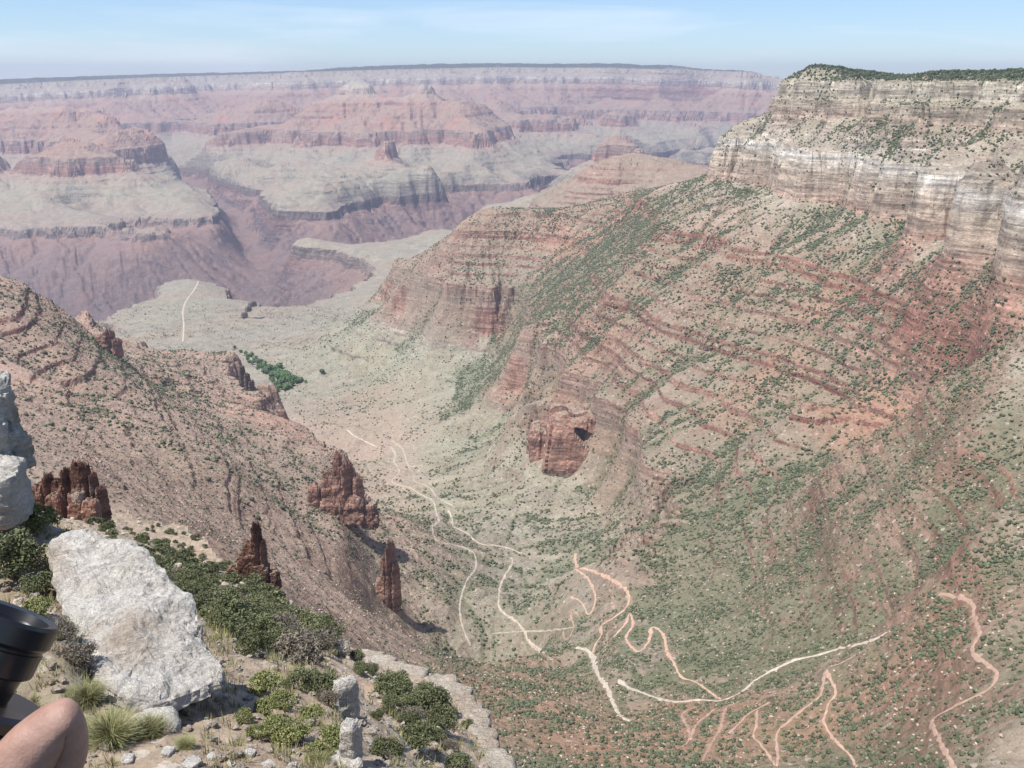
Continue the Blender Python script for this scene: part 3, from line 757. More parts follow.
# ------------------------------------------------------------------ scrub on the far slopes: too many to count
def ico(sub):
    bm = bmesh.new(); bmesh.ops.create_icosphere(bm, subdivisions=sub, radius=1)
    V = np.array([v.co[:] for v in bm.verts]); F = np.array([[v.index for v in f.verts] for f in bm.faces]); bm.free()
    return V, F
M_SCRUB = soft_mat('scrub_leaves', (.058, .080, .044), (.165, .172, .104), .4, bump=0, attr='tone')
tmax = np.maximum.accumulate(TZ / TY, axis=1)
VIS = (TZ / TY) >= tmax - .004
INF = (PXT > -60) & (PXT < 1090) & (PYT > 40) & (PYT < 860)
def scatter(n, weight, rmin, rmax, sub, flat=.75):
    wgt = (weight * VIS * INF).ravel()
    cdf = np.cumsum(wgt); r = RNG.random(n) * cdf[-1]
    k = np.searchsorted(cdf, r); i, j = np.unravel_index(k, TX.shape)
    i2 = np.clip(i + 1, 0, NC - 1); j2 = np.clip(j + 1, 0, NR - 1); u = RNG.random(n)[:, None]; v = RNG.random(n)[:, None]
    def gp(a_, b_): return np.stack([TX[a_, b_], TY[a_, b_], TZ[a_, b_]], 1)
    P = (gp(i, j) * (1 - u) + gp(i2, j) * u) * (1 - v) + (gp(i, j2) * (1 - u) + gp(i2, j2) * u) * v
    R = rmin + (rmax - rmin) * RNG.random(n) ** 1.8
    return P, R
from mathutils.kdtree import KDTree
KD = KDTree(len(TRAIL_PTS))
for i, q in enumerate(TRAIL_PTS): KD.insert((q[0], q[1], 0), i)
KD.balance()
def clear(P, R):
    ok = np.array([KD.find((q[0], q[1], 0))[2] > r + .0024 * q[1] + 1.2 for q, r in zip(P, R)])
    return P[ok], R[ok]
def blobs(P, R, sub, flat=.8):
    V0, F0 = ico(sub); n = len(P); m = len(V0)
    jit = 1 + .38 * (RNG.random((n, m, 1)) - .5) * 2
    ang = RNG.random(n) * 6.28; c, s_ = np.cos(ang)[:, None], np.sin(ang)[:, None]
    sx = (.8 + .5 * RNG.random(n))[:, None]
    x = V0[None, :, 0] * sx; y = V0[None, :, 1] / sx
    Q3 = np.stack([x * c - y * s_, x * s_ + y * c, np.repeat(V0[None, :, 2], n, 0) * flat], 2) * jit * R[:, None, None]
    V = P[:, None, :] + Q3; V[:, :, 2] += (R * .45)[:, None]
    F = (F0[None] + (np.arange(n) * m)[:, None, None]).reshape(-1, 3)
    tone = np.repeat(RNG.random(n), m)
    return V.reshape(-1, 3), F, tone
area = TY ** 2 * np.gradient(TL, axis=1)
clump = (.28 + 1.1 * sstep(-.15, .65, fbm(TX, TY, 42, 3, .6, 81))) * (.55 + .9 * sstep(-.3, .5, fbm(TX, TY, 170, 3, .6, 83)))
wv = np.clip(TV, 0, 1) ** 1.4 * area * (TY < 4200) * clump
SPLIT = 1150
Pn, Rn = scatter(34000, wv * (TY < SPLIT) * (TA > -.1), .28, 1.65, 2)
Pl, Rl = scatter(18000, (TV + .12) * area * (TY < 2300) * (TA < -.08) * (TS > -780), .35, 1.35, 1)
Pm, Rm = scatter(98000, wv * (TY >= SPLIT) * (TS < 8) * (TS > -1000), .5, 2.7, 1)
Pn, Rn = clear(Pn, Rn); Pl, Rl = clear(Pl, Rl); Pm, Rm = clear(Pm, Rm)
Pb, Rb = scatter(3000, wv * (TS > -560) * (TS < 0) * (TY > 1000), 1.6, 3.8, 1); Pb, Rb = clear(Pb, Rb); Pm = np.concatenate([Pm, Pb]); Rm = np.concatenate([Rm, Rb])
V1, F1, t1 = blobs(Pn, Rn, 2); V2, F2, t2 = blobs(np.concatenate([Pl, Pm]), np.concatenate([Rl, Rm]), 1)
sco = mesh_np('scrub', np.concatenate([V1, V2]), np.concatenate([F1, F2 + len(V1)]), M_SCRUB, smooth=True, attrs={'tone': np.concatenate([t1, t2])})
tag(sco, 'dark green scrub dotted over the canyon slopes', 'scrub', kind='stuff')
# loose pale blocks among the scrub
M_TALUS = soft_mat('talus_blocks', (.52, .42, .33), (.40, .28, .21), .2, bump=0, attr='tone')
wr = (area * (TY < 2600) * (TS < -90) * (TS > -800) * (.15 + TV))
Pr, Rr = scatter(30000, wr, .25, 1.3, 1)
Pr, Rr = clear(Pr, Rr)
Vr, Fr, tr = blobs(Pr, Rr, 1, .7)
tag(mesh_np('talus_rubble', Vr, Fr, M_TALUS, attrs={'tone': tr}), 'pale loose rubble strewn over the red slopes', 'rubble', kind='stuff')
# forest on the plateau top of the headland
Pf, Rf = scatter(5200, area * (TS > -4) * (TY > 1200) * (TY < 4500) * (TA > .1), 1.6, 3.3, 1)
Vf, Ff, tf = blobs(Pf, Rf, 1, 1.25)
M_FOREST = soft_mat('plateau_forest_leaves', (.040, .056, .028), (.070, .085, .042), .1, bump=0, attr='tone')
tag(mesh_np('plateau_forest', Vf, Ff, M_FOREST, smooth=True, attrs={'tone': tf}), 'dark green forest strip along the flat top of the headland', 'forest', kind='stuff')

# ------------------------------------------------------------------ cottonwoods at the oasis
M_COTTON = soft_mat('cottonwood_leaves', (.062, .112, .040), (.105, .168, .062), .12, bump=0, attr='tone')
M_BARK = soft_mat('grey_bark', (.16, .13, .10), (.10, .08, .06), 3, bump=.4, dist=.02)
def cottonwood_mesh(name, seed):
    r = np.random.default_rng(seed)
    n = 26
    P = r.normal(size=(n, 3)); P /= np.linalg.norm(P, axis=1)[:, None]; P *= (r.random(n) ** .4)[:, None]
    P *= np.array([6.5, 6.5, 5.0]); P[:, 2] += 9
    V0, F0 = ico(2); V = []; F = []; T = []
    for i in range(n):
        R = 1.6 + 1.7 * r.random()
        V.append(P[i] + V0 * R * (1 + .35 * (r.random((len(V0), 1)) - .5) * 2)); F.append(F0 + i * len(V0)); T.append(np.full(len(V0), r.random()))
    return np.concatenate(V), np.concatenate(F), np.concatenate(T)
ctw = []
for k in range(4):
    root = empty('cottonwood_tree'); V, F, T = cottonwood_mesh('c', 40 + k)
    mesh_np('crown', V, F, M_COTTON, root, True, {'tone': T})
    bm = bmesh.new(); bmesh.ops.create_cone(bm, segments=8, radius1=.6, radius2=.3, depth=9, cap_ends=True, matrix=Matrix.Translation((0, 0, 4.2)))
    obj_bm('trunk', bm, M_BARK, root); ctw.append(root)
def dup(o):
    c = o.copy(); COL.objects.link(c)
    for ch in o.children:
        d = ch.copy(); COL.objects.link(d); d.parent = c
    return c
spots = [(235, 347, .75), (241, 351, .6), (246, 353, .8), (251, 355, .7), (248, 359, .8), (255, 360, .9), (261, 361, .8), (265, 365, .9), (259, 366, .8), (270, 368, 1.0), (276, 370, 1.1), (266, 372, .8), (272, 374, 1.0), (280, 373, 1.1),
         (284, 376, 1.1), (278, 378, 1.1), (287, 380, 1.2), (282, 383, 1.1), (276, 384, .9), (290, 377, .9), (292, 384, 1.0), (286, 387, 1.0), (279, 388, .9), (294, 379, .8), (297, 382, .9), (301, 380, .7), (273, 380, .8), (283, 379, 1.2), (289, 386, .9), (256, 357, .6)]
spots += [(px + RNG.uniform(-5, 5), py + RNG.uniform(-3, 3), s_ * RNG.uniform(.7, 1.05)) for px, py, s_ in spots[3:] for _ in range(2)]
used = set()
for i, (px, py, s_) in enumerate(spots + [(322, 372, .9)]):
    h = hit(px, py + 2)
    if h is None: continue
    k = i % 4
    o = ctw[k] if k not in used else dup(ctw[k]); used.add(k)
    o.location = h; o.rotation_euler = (0, 0, RNG.random() * 6.28); o.scale = (s_ * 1.25,) * 3
    if i < len(spots): tag(o, 'bright green cottonwood in the dense oasis grove on the valley floor', 'tree', 'cottonwoods in the oasis grove')
    else: tag(o, 'lone green tree on the pale slope right of the oasis grove', 'tree')

# ------------------------------------------------------------------ rocks
def rock_np(dims, seed, sub=5, p=4.0, rough=.16, strata=.0, wl=.7, lean=(0, 0), taper=0.0, nstr=9):
    """a blocky weathered rock of full size dims, base at z=0"""
    V, F = ico(sub); r = np.random.default_rng(seed)
    n = V / np.linalg.norm(V, axis=1)[:, None]
    rad = (np.abs(n) ** p).sum(1) ** (-1 / p)
    Q = n * rad[:, None]
    off = r.random(3) * 100
    sc_ = min(dims)
    D3 = np.zeros(len(Q))
    for i, vv in enumerate(Q):
        q = Vector((vv[0] * dims[0] / sc_ * .5, vv[1] * dims[1] / sc_ * .5, vv[2] * dims[2] / sc_ * .5))
        o3 = Vector(off)
        d = mnoise.noise(q / wl + o3) * 1.0 + .55 * mnoise.noise(q / (wl * .43) + o3) + .35 * (abs(mnoise.noise(q / (wl * .2) + o3))) + .18 * mnoise.noise(q / (wl * .09) + o3)
        c = mnoise.cell(q / (wl * .55) + o3)
        D3[i] = d * .7 + c * .35
    Q = Q * np.clip(1 + rough * D3, .45, 1.5)[:, None]
    if strata:
        Q[:, :2] *= (1 + strata * np.sin(Q[:, 2] * nstr + 2 * D3) * .5)[:, None]
    zz = (Q[:, 2] + 1) / 2
    Q[:, :2] *= (1 - taper * zz)[:, None]
    Q = Q * np.array(dims) * .5
    Q[:, 2] += dims[2] * .45
    Q[:, 0] += lean[0] * zz; Q[:, 1] += lean[1] * zz
    return Q, F

def rock(name, label, cat, loc, pieces, mat, group=None, rotz=0):
    """pieces: list of (offset, dims, seed, kwargs) joined into one weathered body"""
    Vs, Fs = [], []; n = 0
    for off, dims, seed, kw in pieces:
        rz = kw.pop('rz', 0)
        V, F = rock_np(dims, seed, **kw)
        c, s_ = math.cos(rz), math.sin(rz)
        V = np.stack([V[:, 0] * c - V[:, 1] * s_, V[:, 0] * s_ + V[:, 1] * c, V[:, 2]], 1) + np.array(off)
        Vs.append(V); Fs.append(F + n); n += len(V)
    o = mesh_np(name, np.concatenate(Vs), np.concatenate(Fs), mat, smooth=False)
    o.location = loc; o.rotation_euler = (0, 0, rotz)
    return tag(o, label, cat, group)

def far_rock(name, label, cat, parts, Y, mat=None, sub=5):
    """parts: (px left, px right, py top, py bottom, depth ratio, kwargs)"""
    x0 = min(p[0] for p in parts); x1 = max(p[1] for p in parts); yb = max(p[3] for p in parts)
    hN = near_hit_late((x0 + x1) / 2, yb - 4) if Y < 400 else None
    hF = hit((x0 + x1) / 2, yb - 3)
    Y = hN.y if hN is not None else (hF.y if hF is not None else Y)
    org = at((x0 + x1) / 2, yb, Y)
    pcs = []
    for (a0, a1, b0, b1, dr, kw) in parts:
        kw = dict(kw); yy = Y + kw.pop('dy', 0)
        B = at((a0 + a1) / 2, b1, yy); Tp = at((a0 + a1) / 2, b0, yy)
        wd = (a1 - a0) / 1000 * yy * 1.02; hh = Tp.z - B.z
        pcs.append((B - org - Vector((0, 0, hh * .05)), (wd, wd * dr, hh * 1.05), kw.pop('seed', int(a0) + 3), dict(sub=sub, **kw)))
    return rock(name, label, cat, org, pcs, mat or M_RED)

# ------------------------------------------------------------------ the near ledge under the viewer
NCTL = []
def Nq(pts):
    for px, py, Y in pts:
        a, t = ray(px, py); NCTL.append((a, math.log(Y), t))
Nq([(-250, 768, 8), (0, 768, 8.6), (100, 765, 8.5), (200, 766, 8.5), (300, 768, 9), (370, 770, 10), (-100, 700, 9.6), (40, 740, 9.2), (100, 742, 9.4), (200, 738, 9.8), (300, 742, 10.8), (350, 745, 12.5),
    (60, 700, 10), (20, 640, 11.5), (0, 590, 13.5), (60, 620, 12), (150, 700, 11), (190, 690, 12), (235, 690, 13.5), (235, 722, 11), (270, 712, 12.5), (300, 700, 15.5), (330, 715, 15.5), (335, 690, 19), (350, 690, 21),
    (150, 640, 15), (100, 570, 15.5), (60, 540, 15.5), (0, 530, 16), (-80, 520, 17), (240, 655, 24), (225, 620, 48), (280, 660, 36), (260, 640, 52), (310, 660, 42), (335, 665, 48), (345, 650, 60), (375, 700, 42), (385, 735, 37), (400, 720, 39),
    (430, 740, 39), (430, 705, 50), (400, 685, 53), (370, 662, 62), (440, 690, 56), (465, 720, 48), (480, 750, 42), (460, 765, 38), (400, 768, 33), (370, 740, 34), (250, 620, 82), (300, 618, 110), (320, 640, 75), (200, 570, 190), (240, 592, 135), (245, 578, 225),
    (220, 600, 90), (180, 555, 180), (150, 532, 300), (190, 533, 310), (100, 522, 240), (80, 516, 300), (30, 520, 180), (0, 515, 150), (-80, 510, 120), (140, 545, 190), (-200, 560, 14), (-200, 520, 60),
    (560, 890, 28), (640, 970, 16), (800, 980, 10), (1024, 1040, 8), (1200, 1060, 7)])
for px in (-600, -200, 200, 512, 800, 1200, 1500):
    for Y, t in ((.6, 2.7), (1.2, 1.5), (2, 1.15), (4, .93), (6, .88)): NCTL.append(((px - 512) / 860., math.log(Y), t))
NCTL = np.array(NCTL); na_, nl_, nt_ = NCTL.T
Nn = len(na_); A = np.zeros((Nn + 3, Nn + 3)); A[:Nn, :Nn] = np.sqrt((na_[:, None] - na_) ** 2 + ((nl_[:, None] - nl_) * .35) ** 2 + .01 ** 2) - np.eye(Nn) * .002
A[:Nn, Nn] = 1; A[:Nn, Nn + 1] = na_; A[:Nn, Nn + 2] = nl_; A[Nn:, :Nn] = A[:Nn, Nn:].T
NW = np.linalg.solve(A, np.r_[nt_, 0, 0, 0])
def near_t(a, l):
    out = np.empty(a.size); af, lf = a.ravel(), l.ravel()
    for i in range(0, a.size, 40000):
        k = slice(i, i + 40000)
        out[k] = np.sqrt((af[k, None] - na_) ** 2 + ((lf[k, None] - nl_) * .35) ** 2 + .01 ** 2) @ NW[:Nn] + NW[Nn] + NW[Nn + 1] * af[k] + NW[Nn + 2] * lf[k]
    return out.reshape(a.shape)
EDGE = [(-900, 600, 40), (-250, 505, 160), (-60, 505, 290), (30, 512, 310), (76, 514, 318), (130, 518, 325), (190, 532, 318), (245, 577, 228), (275, 598, 160), (300, 613, 118), (335, 640, 88), (370, 660, 65), (400, 672, 61), (440, 690, 57), (462, 708, 53), (474, 728, 47), (490, 768, 41), (520, 820, 35), (545, 870, 28), (640, 970, 15), (800, 980, 10.3), (1024, 1040, 8.3), (1500, 1060, 7.3)]
ea, eY = [], []
for px, py, Y in EDGE: ea.append(ray(px, py)[0]); eY.append(Y)
ea, eY = [q for q in ea if q < .12], eY[:len([q for q in ea if q < .12])]
ea += [.16, .22, .34, .7, 1.2]; eY += [16, 7.5, 5.0, 4.5, 4.2]
def near_edge(a): return np.exp(np.interp(a, ea, np.log(eY)))
NGA, NGL = 620, 760
g1 = np.linspace(-1.15, 1.0, NGA); g2 = np.linspace(math.log(.6), math.log(430), NGL)
LA, LL = np.meshgrid(g1, g2, indexing='ij'); LY = np.exp(LL); LX = LA * LY
ce, cl2 = np.meshgrid(np.linspace(-1.15, 1.0, 200), np.linspace(math.log(.6), math.log(430), 260), indexing='ij')
tc_ = near_t(ce, cl2)
def bil2(F, a, l):
    x = np.clip((a + 1.15) / 2.15 * 199, 0, 198.99); y = np.clip((l - math.log(.6)) / (math.log(430) - math.log(.6)) * 259, 0, 258.99)
    i = x.astype(int); j = y.astype(int); fx, fy = x - i, y - j
    return (F[i, j] * (1 - fx) + F[i + 1, j] * fx) * (1 - fy) + (F[i, j + 1] * (1 - fx) + F[i + 1, j + 1] * fx) * fy
def near_z(a, l):
    Y = np.exp(l); X = a * Y
    k = np.clip(Y / 30, .35, 1.6)
    z = -bil2(tc_, a, l) * Y
    z = z + k * (.28 * fbm(X, Y, 6, 4, .55, 61)) + .10 * np.clip(Y / 12, .3, 1) * fbm(X, Y, 1.3, 4, .6, 62)
    z = z + .05 * fbm(X, Y, .35, 3, .6, 63) * (Y < 30) + np.clip((Y - 90) / 150, 0, 1) * (2.2 * fbm(X, Y, 42, 4, .5, 64))
    # stepped ledges
    st = 1.1 + .0 * z; q = z / st + .25 * fbm(X, Y, 9, 2, .5, 65)
    fl = np.floor(q); zz_ = (fl + sstep(.25, .75, q - fl) - .25 * fbm(X, Y, 9, 2, .5, 65)) * st
    z = z * .55 + zz_ * .45
    e = near_edge(a) * (1 + .035 * fbm(a * 60, a * 37, 1.0, 3, .5, 66))
    a0 = np.interp(l, [math.log(32), math.log(36), math.log(40), math.log(44)], [ray(368, 752)[0], ray(366, 730)[0], ray(363, 708)[0], ray(361, 688)[0]])
    z = z - 9.0 * np.exp(-((a - a0) / .0095) ** 6) * sstep(27, 29, Y) * sstep(46, 43.5, Y)
    drop = np.maximum(0, Y - e)
    z = z - drop * (3.2 + .8 * fbm(X, Y, 14, 3, .5, 67))
    return np.maximum(z, -345)
LZ = near_z(LA, LL)
idx = np.arange(NGA * NGL).reshape(NGA, NGL)
F = np.stack([idx[:-1, :-1], idx[1:, :-1], idx[1:, 1:], idx[:-1, 1:]], -1).reshape(-1, 4)
def near_material():
    m, nt, b = mat_new('ledge_rubble'); g = NT(nt)
    geo = g.n('ShaderNodeNewGeometry'); pos = geo.outputs['Position']; nz = g.n('ShaderNodeSeparateXYZ'); g.l(geo.outputs['Normal'], nz.inputs[0])
    n1 = g.noise(pos, .35, 8, .62); n2 = g.noise(pos, 3.0, 8, .7); n0 = g.noise(pos, .05, 6, .6)
    soil = g.mix(g.rng(n1, .35, .65), (.42, .34, .25), (.34, .255, .18))
    soil = g.mix(g.math('MULTIPLY', g.rng(n0, .45, .65), .4), soil, (.42, .26, .18))
    vo = g.n('ShaderNodeTexVoronoi'); vo.inputs['Scale'].default_value = 3.2; g.l(pos, vo.inputs['Vector'])
    sp = g.n('ShaderNodeSeparateColor'); g.l(vo.outputs['Color'], sp.inputs[0])
    pale = g.math('MULTIPLY', g.math('LESS_THAN', vo.outputs['Distance'], .38), g.math('GREATER_THAN', sp.outputs[0], .62))
    soil = g.mix(g.math('MULTIPLY', pale, .7), soil, (.58, .51, .42))
    vo2 = g.n('ShaderNodeTexVoronoi'); vo2.inputs['Scale'].default_value = .55; g.l(pos, vo2.inputs['Vector'])
    sp2 = g.n('ShaderNodeSeparateColor'); g.l(vo2.outputs['Color'], sp2.inputs[0])
    dk = g.math('MULTIPLY', g.math('LESS_THAN', vo2.outputs['Distance'], .36), g.math('GREATER_THAN', sp2.outputs[1], .6))
    soil = g.mix(g.math('MULTIPLY', dk, .4), soil, (.16, .16, .09))
    rockc = g.mix(g.rng(n1, .3, .7), (.58, .51, .42), (.44, .36, .28))
    flat = g.rng(g.math('ADD', nz.outputs[2], g.math('MULTIPLY', g.math('SUBTRACT', n2, .5), .5)), .55, .78)
    col = g.mix(flat, rockc, soil)
    col = g.mix(1.0, col, g.rng(n2, .3, .7, .72, 1.25), 'MULTIPLY')
    g.l(col, b.inputs['Base Color'])
    b1 = g.bump(n1, .6, .4); b2 = g.bump(n2, .8, .12, b1); g.l(b2, b.inputs['Normal'])
    return m
nled = mesh_np('rim_ledge', np.stack([LX, LY, LZ], -1).reshape(-1, 3), F, near_material(), smooth=False)
tag(nled, 'pale rubbly rim ledge with shrubs at the lower left', 'ledge', kind='structure')

def near_hit(px, py, y0=3.0):
    a, t = ray(px, py)
    l = np.linspace(math.log(y0), math.log(425), 3000)
    z = near_z(np.full_like(l, a), l)
    b = np.nonzero(z > -t * np.exp(l))[0]
    if len(b) == 0: return None
    Y = math.exp(l[b[0]]); return Vector((a * Y, Y, float(z[b[0]])))
def near_ground(x, y): return float(near_z(np.array([x / y]), np.array([math.log(y)]))[0])

near_hit_late = near_hit
M_REDD = limestone_mat('fin_shade_sandstone', (.40, .28, .215), (.29, .19, .145), (.40, .30, .23), .05)  # sandstone darkened for shaded fin faces, eased to slope colour; as_land replaces it
M_GREYR = limestone_mat('dark_ledge_rock', (.30, .25, .21), (.22, .18, .15), (.33, .25, .19), .04)
def as_land(o, base, k=1.0):
    n = len(o.data.vertices); co_ = np.empty(n * 3, np.float32); o.data.vertices.foreach_get('co', co_); z = co_.reshape(-1, 3)[:, 2]
    for an, arr in (('strat', base + k * (z - z.max())), ('veg', np.full(n, .15)), ('flow', np.zeros(n)), ('ochre', np.full(n, .25)), ('talus', np.zeros(n)), ('pale_soil', np.zeros(n))):
        at_ = o.data.attributes.new(an, 'FLOAT', 'POINT'); at_.data.foreach_set('value', np.asarray(arr, np.float32))
    o.data.materials.clear(); o.data.materials.append(M_LAND)
    return o
J = dict(p=5, rough=.24, wl=.45, taper=.24)
S_ = dict(p=5.5, rough=.24, wl=.40, taper=.25, rz=.85)
as_land(far_rock('rock_pinnacle', 'jagged red rock pinnacle standing in the middle of the left slope', 'rock', [(332, 348, 452, 514, 1.4, dict(J, taper=.5)), (338, 358, 460, 514, .5, dict(S_)), (322, 340, 470, 514, .9, dict(J)), (326, 340, 482, 514, .5, dict(S_)), (308, 322, 484, 513, .9, dict(J)), (314, 328, 488, 514, .5, dict(S_)), (352, 366, 476, 508, .5, dict(S_)), (340, 368, 494, 520, .9, dict(J)), (360, 380, 502, 524, .9, dict(J)), (318, 345, 498, 518, .9, dict(J))], 1610, M_REDD), -645)
as_land(far_rock('rock_fin', 'tall narrow dark red rock fin standing just below the jagged pinnacle', 'rock', [(384, 400, 540, 606, .35, dict(S_)), (380, 394, 556, 606, .5, dict(S_)), (390, 403, 562, 606, .4, dict(S_)), (374, 392, 578, 608, .8, dict(J))], 1215, M_REDD), -645)
as_land(far_rock('rock_fin', 'dark rock prow ending the upper left ridge beside the grey point', 'rock', [(104, 118, 330, 356, .5, dict(S_)), (112, 124, 338, 356, .5, dict(S_)), (96, 112, 334, 354, .8, dict(J))], 2400, M_REDD), -645)
far_rock('rock_fin', 'small dark notched cliff left of the oasis grove', 'rock', [(239, 247, 366, 384, .5, dict(S_)), (244, 252, 373, 390, .5, dict(S_)), (248, 256, 380, 393, .5, dict(S_))], 2170, M_GREYR)
far_rock('rock_fin', 'dark broken cliff on the right edge of the grey point', 'rock', [(248, 257, 301, 306, .6, dict(S_)), (245, 252, 306, 311, .6, dict(S_)), (241, 248, 312, 317, .6, dict(S_)), (238, 244, 317, 321, .6, dict(S_))], 3900, M_GREYR, sub=4)
as_land(far_rock('rock_pinnacle', 'single red rock spire rising from the edge of the shrubby slope', 'rock', [(253, 267, 522, 578, .45, dict(S_)), (243, 260, 540, 578, .9, dict(J)), (260, 270, 540, 576, .4, dict(S_)), (238, 252, 552, 580, 1.2, dict(J)), (250, 272, 562, 584, 1.0, dict(J)), (226, 242, 566, 586, 1, dict(J)), (264, 282, 570, 588, 1, dict(J))], 332, M_REDN), -470, 2.0)
as_land(far_rock('rock_pinnacle', 'broken cluster of red rock pillars behind the white boulder at the left', 'rock', [(34, 52, 482, 520, 1.2, dict(J)), (46, 62, 474, 520, .5, dict(S_)), (56, 72, 478, 520, 1.2, dict(J)), (64, 80, 468, 518, .5, dict(S_)), (75, 92, 460, 516, .9, dict(J)), (84, 98, 464, 516, .45, dict(S_)), (92, 104, 472, 516, .45, dict(S_)), (97, 112, 486, 518, .45, dict(S_)), (70, 90, 490, 522, 1, dict(J, dy=-8)), (48, 68, 494, 522, 1, dict(J, dy=-8)), (84, 102, 498, 522, 1, dict(J, dy=-9))], 318, M_REDN), -470, 2.0)

# red outcrop with a dark hollow on the right side of the valley
h_ = hit(578, 476)
k_ = h_.y * 1.06 / 1000
V_, F_, n0_ = [], [], 0
for dx, dy, dz, wx, wy, wz, sd_, pp in ((2, 46, -44, 84, 80, 104, 77, 5.5), (36, 52, -44, 56, 60, 86, 79, 6), (-26, 56, -46, 60, 60, 84, 78, 6), (58, 60, -44, 40, 50, 70, 80, 6)):
    Vq, Fq = rock_np((1, 1, 1), sd_, 6, pp, .17, .0, .5, taper=.26)
    Vq = Vq * np.array([wx, wy, wz]) * k_ + np.array([dx, dy, dz]) * k_
    V_.append(Vq); F_.append(Fq + n0_); n0_ += len(Vq)
Vd = np.concatenate(V_); Fd = np.concatenate(F_)
bmx = np.array([proj(*(h_ + Vector(q))) for q in Vd])
ex, ey = bmx[:, 0] - 588, bmx[:, 1] - 441
cr_, sr_ = math.cos(.72), math.sin(.72)
e1 = (ex * cr_ + ey * sr_) / 17; e2 = (-ex * sr_ + ey * cr_) / (6.5 + 2.5 * np.clip(ex / 14, -1, 1))
pit = (1 - sstep(.7, 1.1, np.sqrt(e1 ** 2 + e2 ** 2)))
Vd[:, 1] += pit * 30 * k_; Vd[:, 2] += pit * 4 * k_
oc = mesh_np('rock_outcrop', Vd, Fd, limestone_mat('redwall_rock', (.50, .31, .225), (.43, .245, .17), (.40, .33, .26), .03), smooth=False); oc.location = h_
as_land(oc, -640)
tag(oc, 'rounded red outcrop with a dark hollow on the right side of the valley', 'rock')

# rubble of the near ledge
def near_scatter(n, y0, y1, rmin, rmax, sub, flat):
    P = []
    while len(P) < n:
        a = RNG.uniform(-.62, .02); Y = math.exp(RNG.uniform(math.log(y0), math.log(y1)))
        if Y > near_edge(a) * .98: continue
        P.append((a * Y, Y, near_ground(a * Y, Y)))
    P = np.array(P); R = (rmin + (rmax - rmin) * RNG.random(n) ** 2.5) * np.clip(P[:, 1] / 14, .7, 3.0)
    return blobs(P, R, sub, flat)
M_PEB = limestone_mat('rim_rubble_stone', (.60, .53, .44), (.44, .36, .28), (.38, .26, .18), 2)
Vp, Fp, tp = near_scatter(5200, 7.5, 110, .010, .085, 2, .65)
Vp2, Fp2, tp2 = near_scatter(1400, 90, 320, .02, .22, 1, .7)
tag(mesh_np('rim_rubble', np.concatenate([Vp, Vp2]), np.concatenate([Fp, Fp2 + len(Vp)]), M_PEB), 'small pale rubble scattered over the near shelf', 'rubble', kind='stuff')

# thin dry grass and low herbs between the stones
gp = []
while len(gp) < 2600:
    a = RNG.uniform(-.62, .0); Y = math.exp(RNG.uniform(math.log(7.5), math.log(150)))
    if Y > near_edge(a) * .97: continue
    if fbm(np.array([a * Y]), np.array([Y]), Y * .12, 2, .5, 91)[0] < .0: continue
    gp.append((a * Y, Y, near_ground(a * Y, Y)))
gp = np.array(gp); nb = 16; n_ = len(gp) * nb
c_ = np.repeat(gp, nb, 0); sc2 = .62 * np.clip(c_[:, 1:2] / 14, .8, 2.6) * RNG.uniform(.5, 1.3, (n_, 1))
an = RNG.random(n_) * 6.28; dr_ = np.stack([np.cos(an), np.sin(an), np.zeros(n_)], 1)
b_ = c_ + dr_ * RNG.random((n_, 1)) * .16 * sc2; tp_ = b_ + dr_ * .14 * sc2 * RNG.random((n_, 1)) + np.array([0, 0, 1]) * (.10 + .16 * RNG.random((n_, 1))) * sc2
wd_ = np.stack([-np.sin(an), np.cos(an), np.zeros(n_)], 1) * .012 * sc2
Vg = np.stack([b_ - wd_, b_ + wd_, tp_], 1).reshape(-1, 3)
M_GRASS0 = soft_mat('dry_herb_blades', (.20, .20, .085), (.36, .32, .17), 1.5, bump=0, attr='tone')
tag(mesh_np('dry_grass', Vg, np.arange(3 * n_).reshape(n_, 3), M_GRASS0, attrs={'tone': np.repeat(RNG.random(n_), 3)}), 'thin dry grass and herbs between the stones of the near shelf', 'grass', kind='stuff')

# ---- the big white boulder
top = [(56, 540, 14.4), (76, 534, 14.5), (104, 540, 14.2), (130, 545, 14.0), (160, 566, 13.5), (176, 586, 13.1), (205, 620, 12.3), (208, 640, 11.9), (224, 663, 11.4), (222, 679, 11.1), (200, 692, 10.8), (165, 706, 10.4), (130, 702, 10.35), (96, 682, 10.7), (78, 640, 11.6), (60, 600, 12.6), (48, 560, 13.7)]
ring = [at(*p) for p in top]; cen = sum(ring, Vector()) / len(ring)
bm = bmesh.new()
def ringv(f, dz, dx=0, dy=0):
    return [bm.verts.new(cen + (p - cen) * f + Vector((dx, dy, dz))) for p in ring]
rA = ringv(.55, .10); rB = ringv(.97, 0); rC = ringv(1.0, -.16); rD = ringv(.66, -.52, -.35, .45); rE = ringv(.44, -1.6, -.60, .95)
cv = bm.verts.new(cen + Vector((0, 0, .14)))
n = len(ring)
for i in range(n):
    j = (i + 1) % n
    bm.faces.new((cv, rA[j], rA[i]))
    for a_, b_ in ((rA, rB), (rB, rC), (rC, rD), (rD, rE)): bm.faces.new((a_[i], a_[j], b_[j], b_[i]))
bm.faces.new(rE)
bmesh.ops.recalc_face_normals(bm, faces=bm.faces)
bmesh.ops.triangulate(bm, faces=bm.faces)
bmesh.ops.subdivide_edges(bm, edges=bm.edges, cuts=3, use_grid_fill=True, smooth=.25)
bmesh.ops.subdivide_edges(bm, edges=bm.edges, cuts=3, use_grid_fill=True)
bm.normal_update()
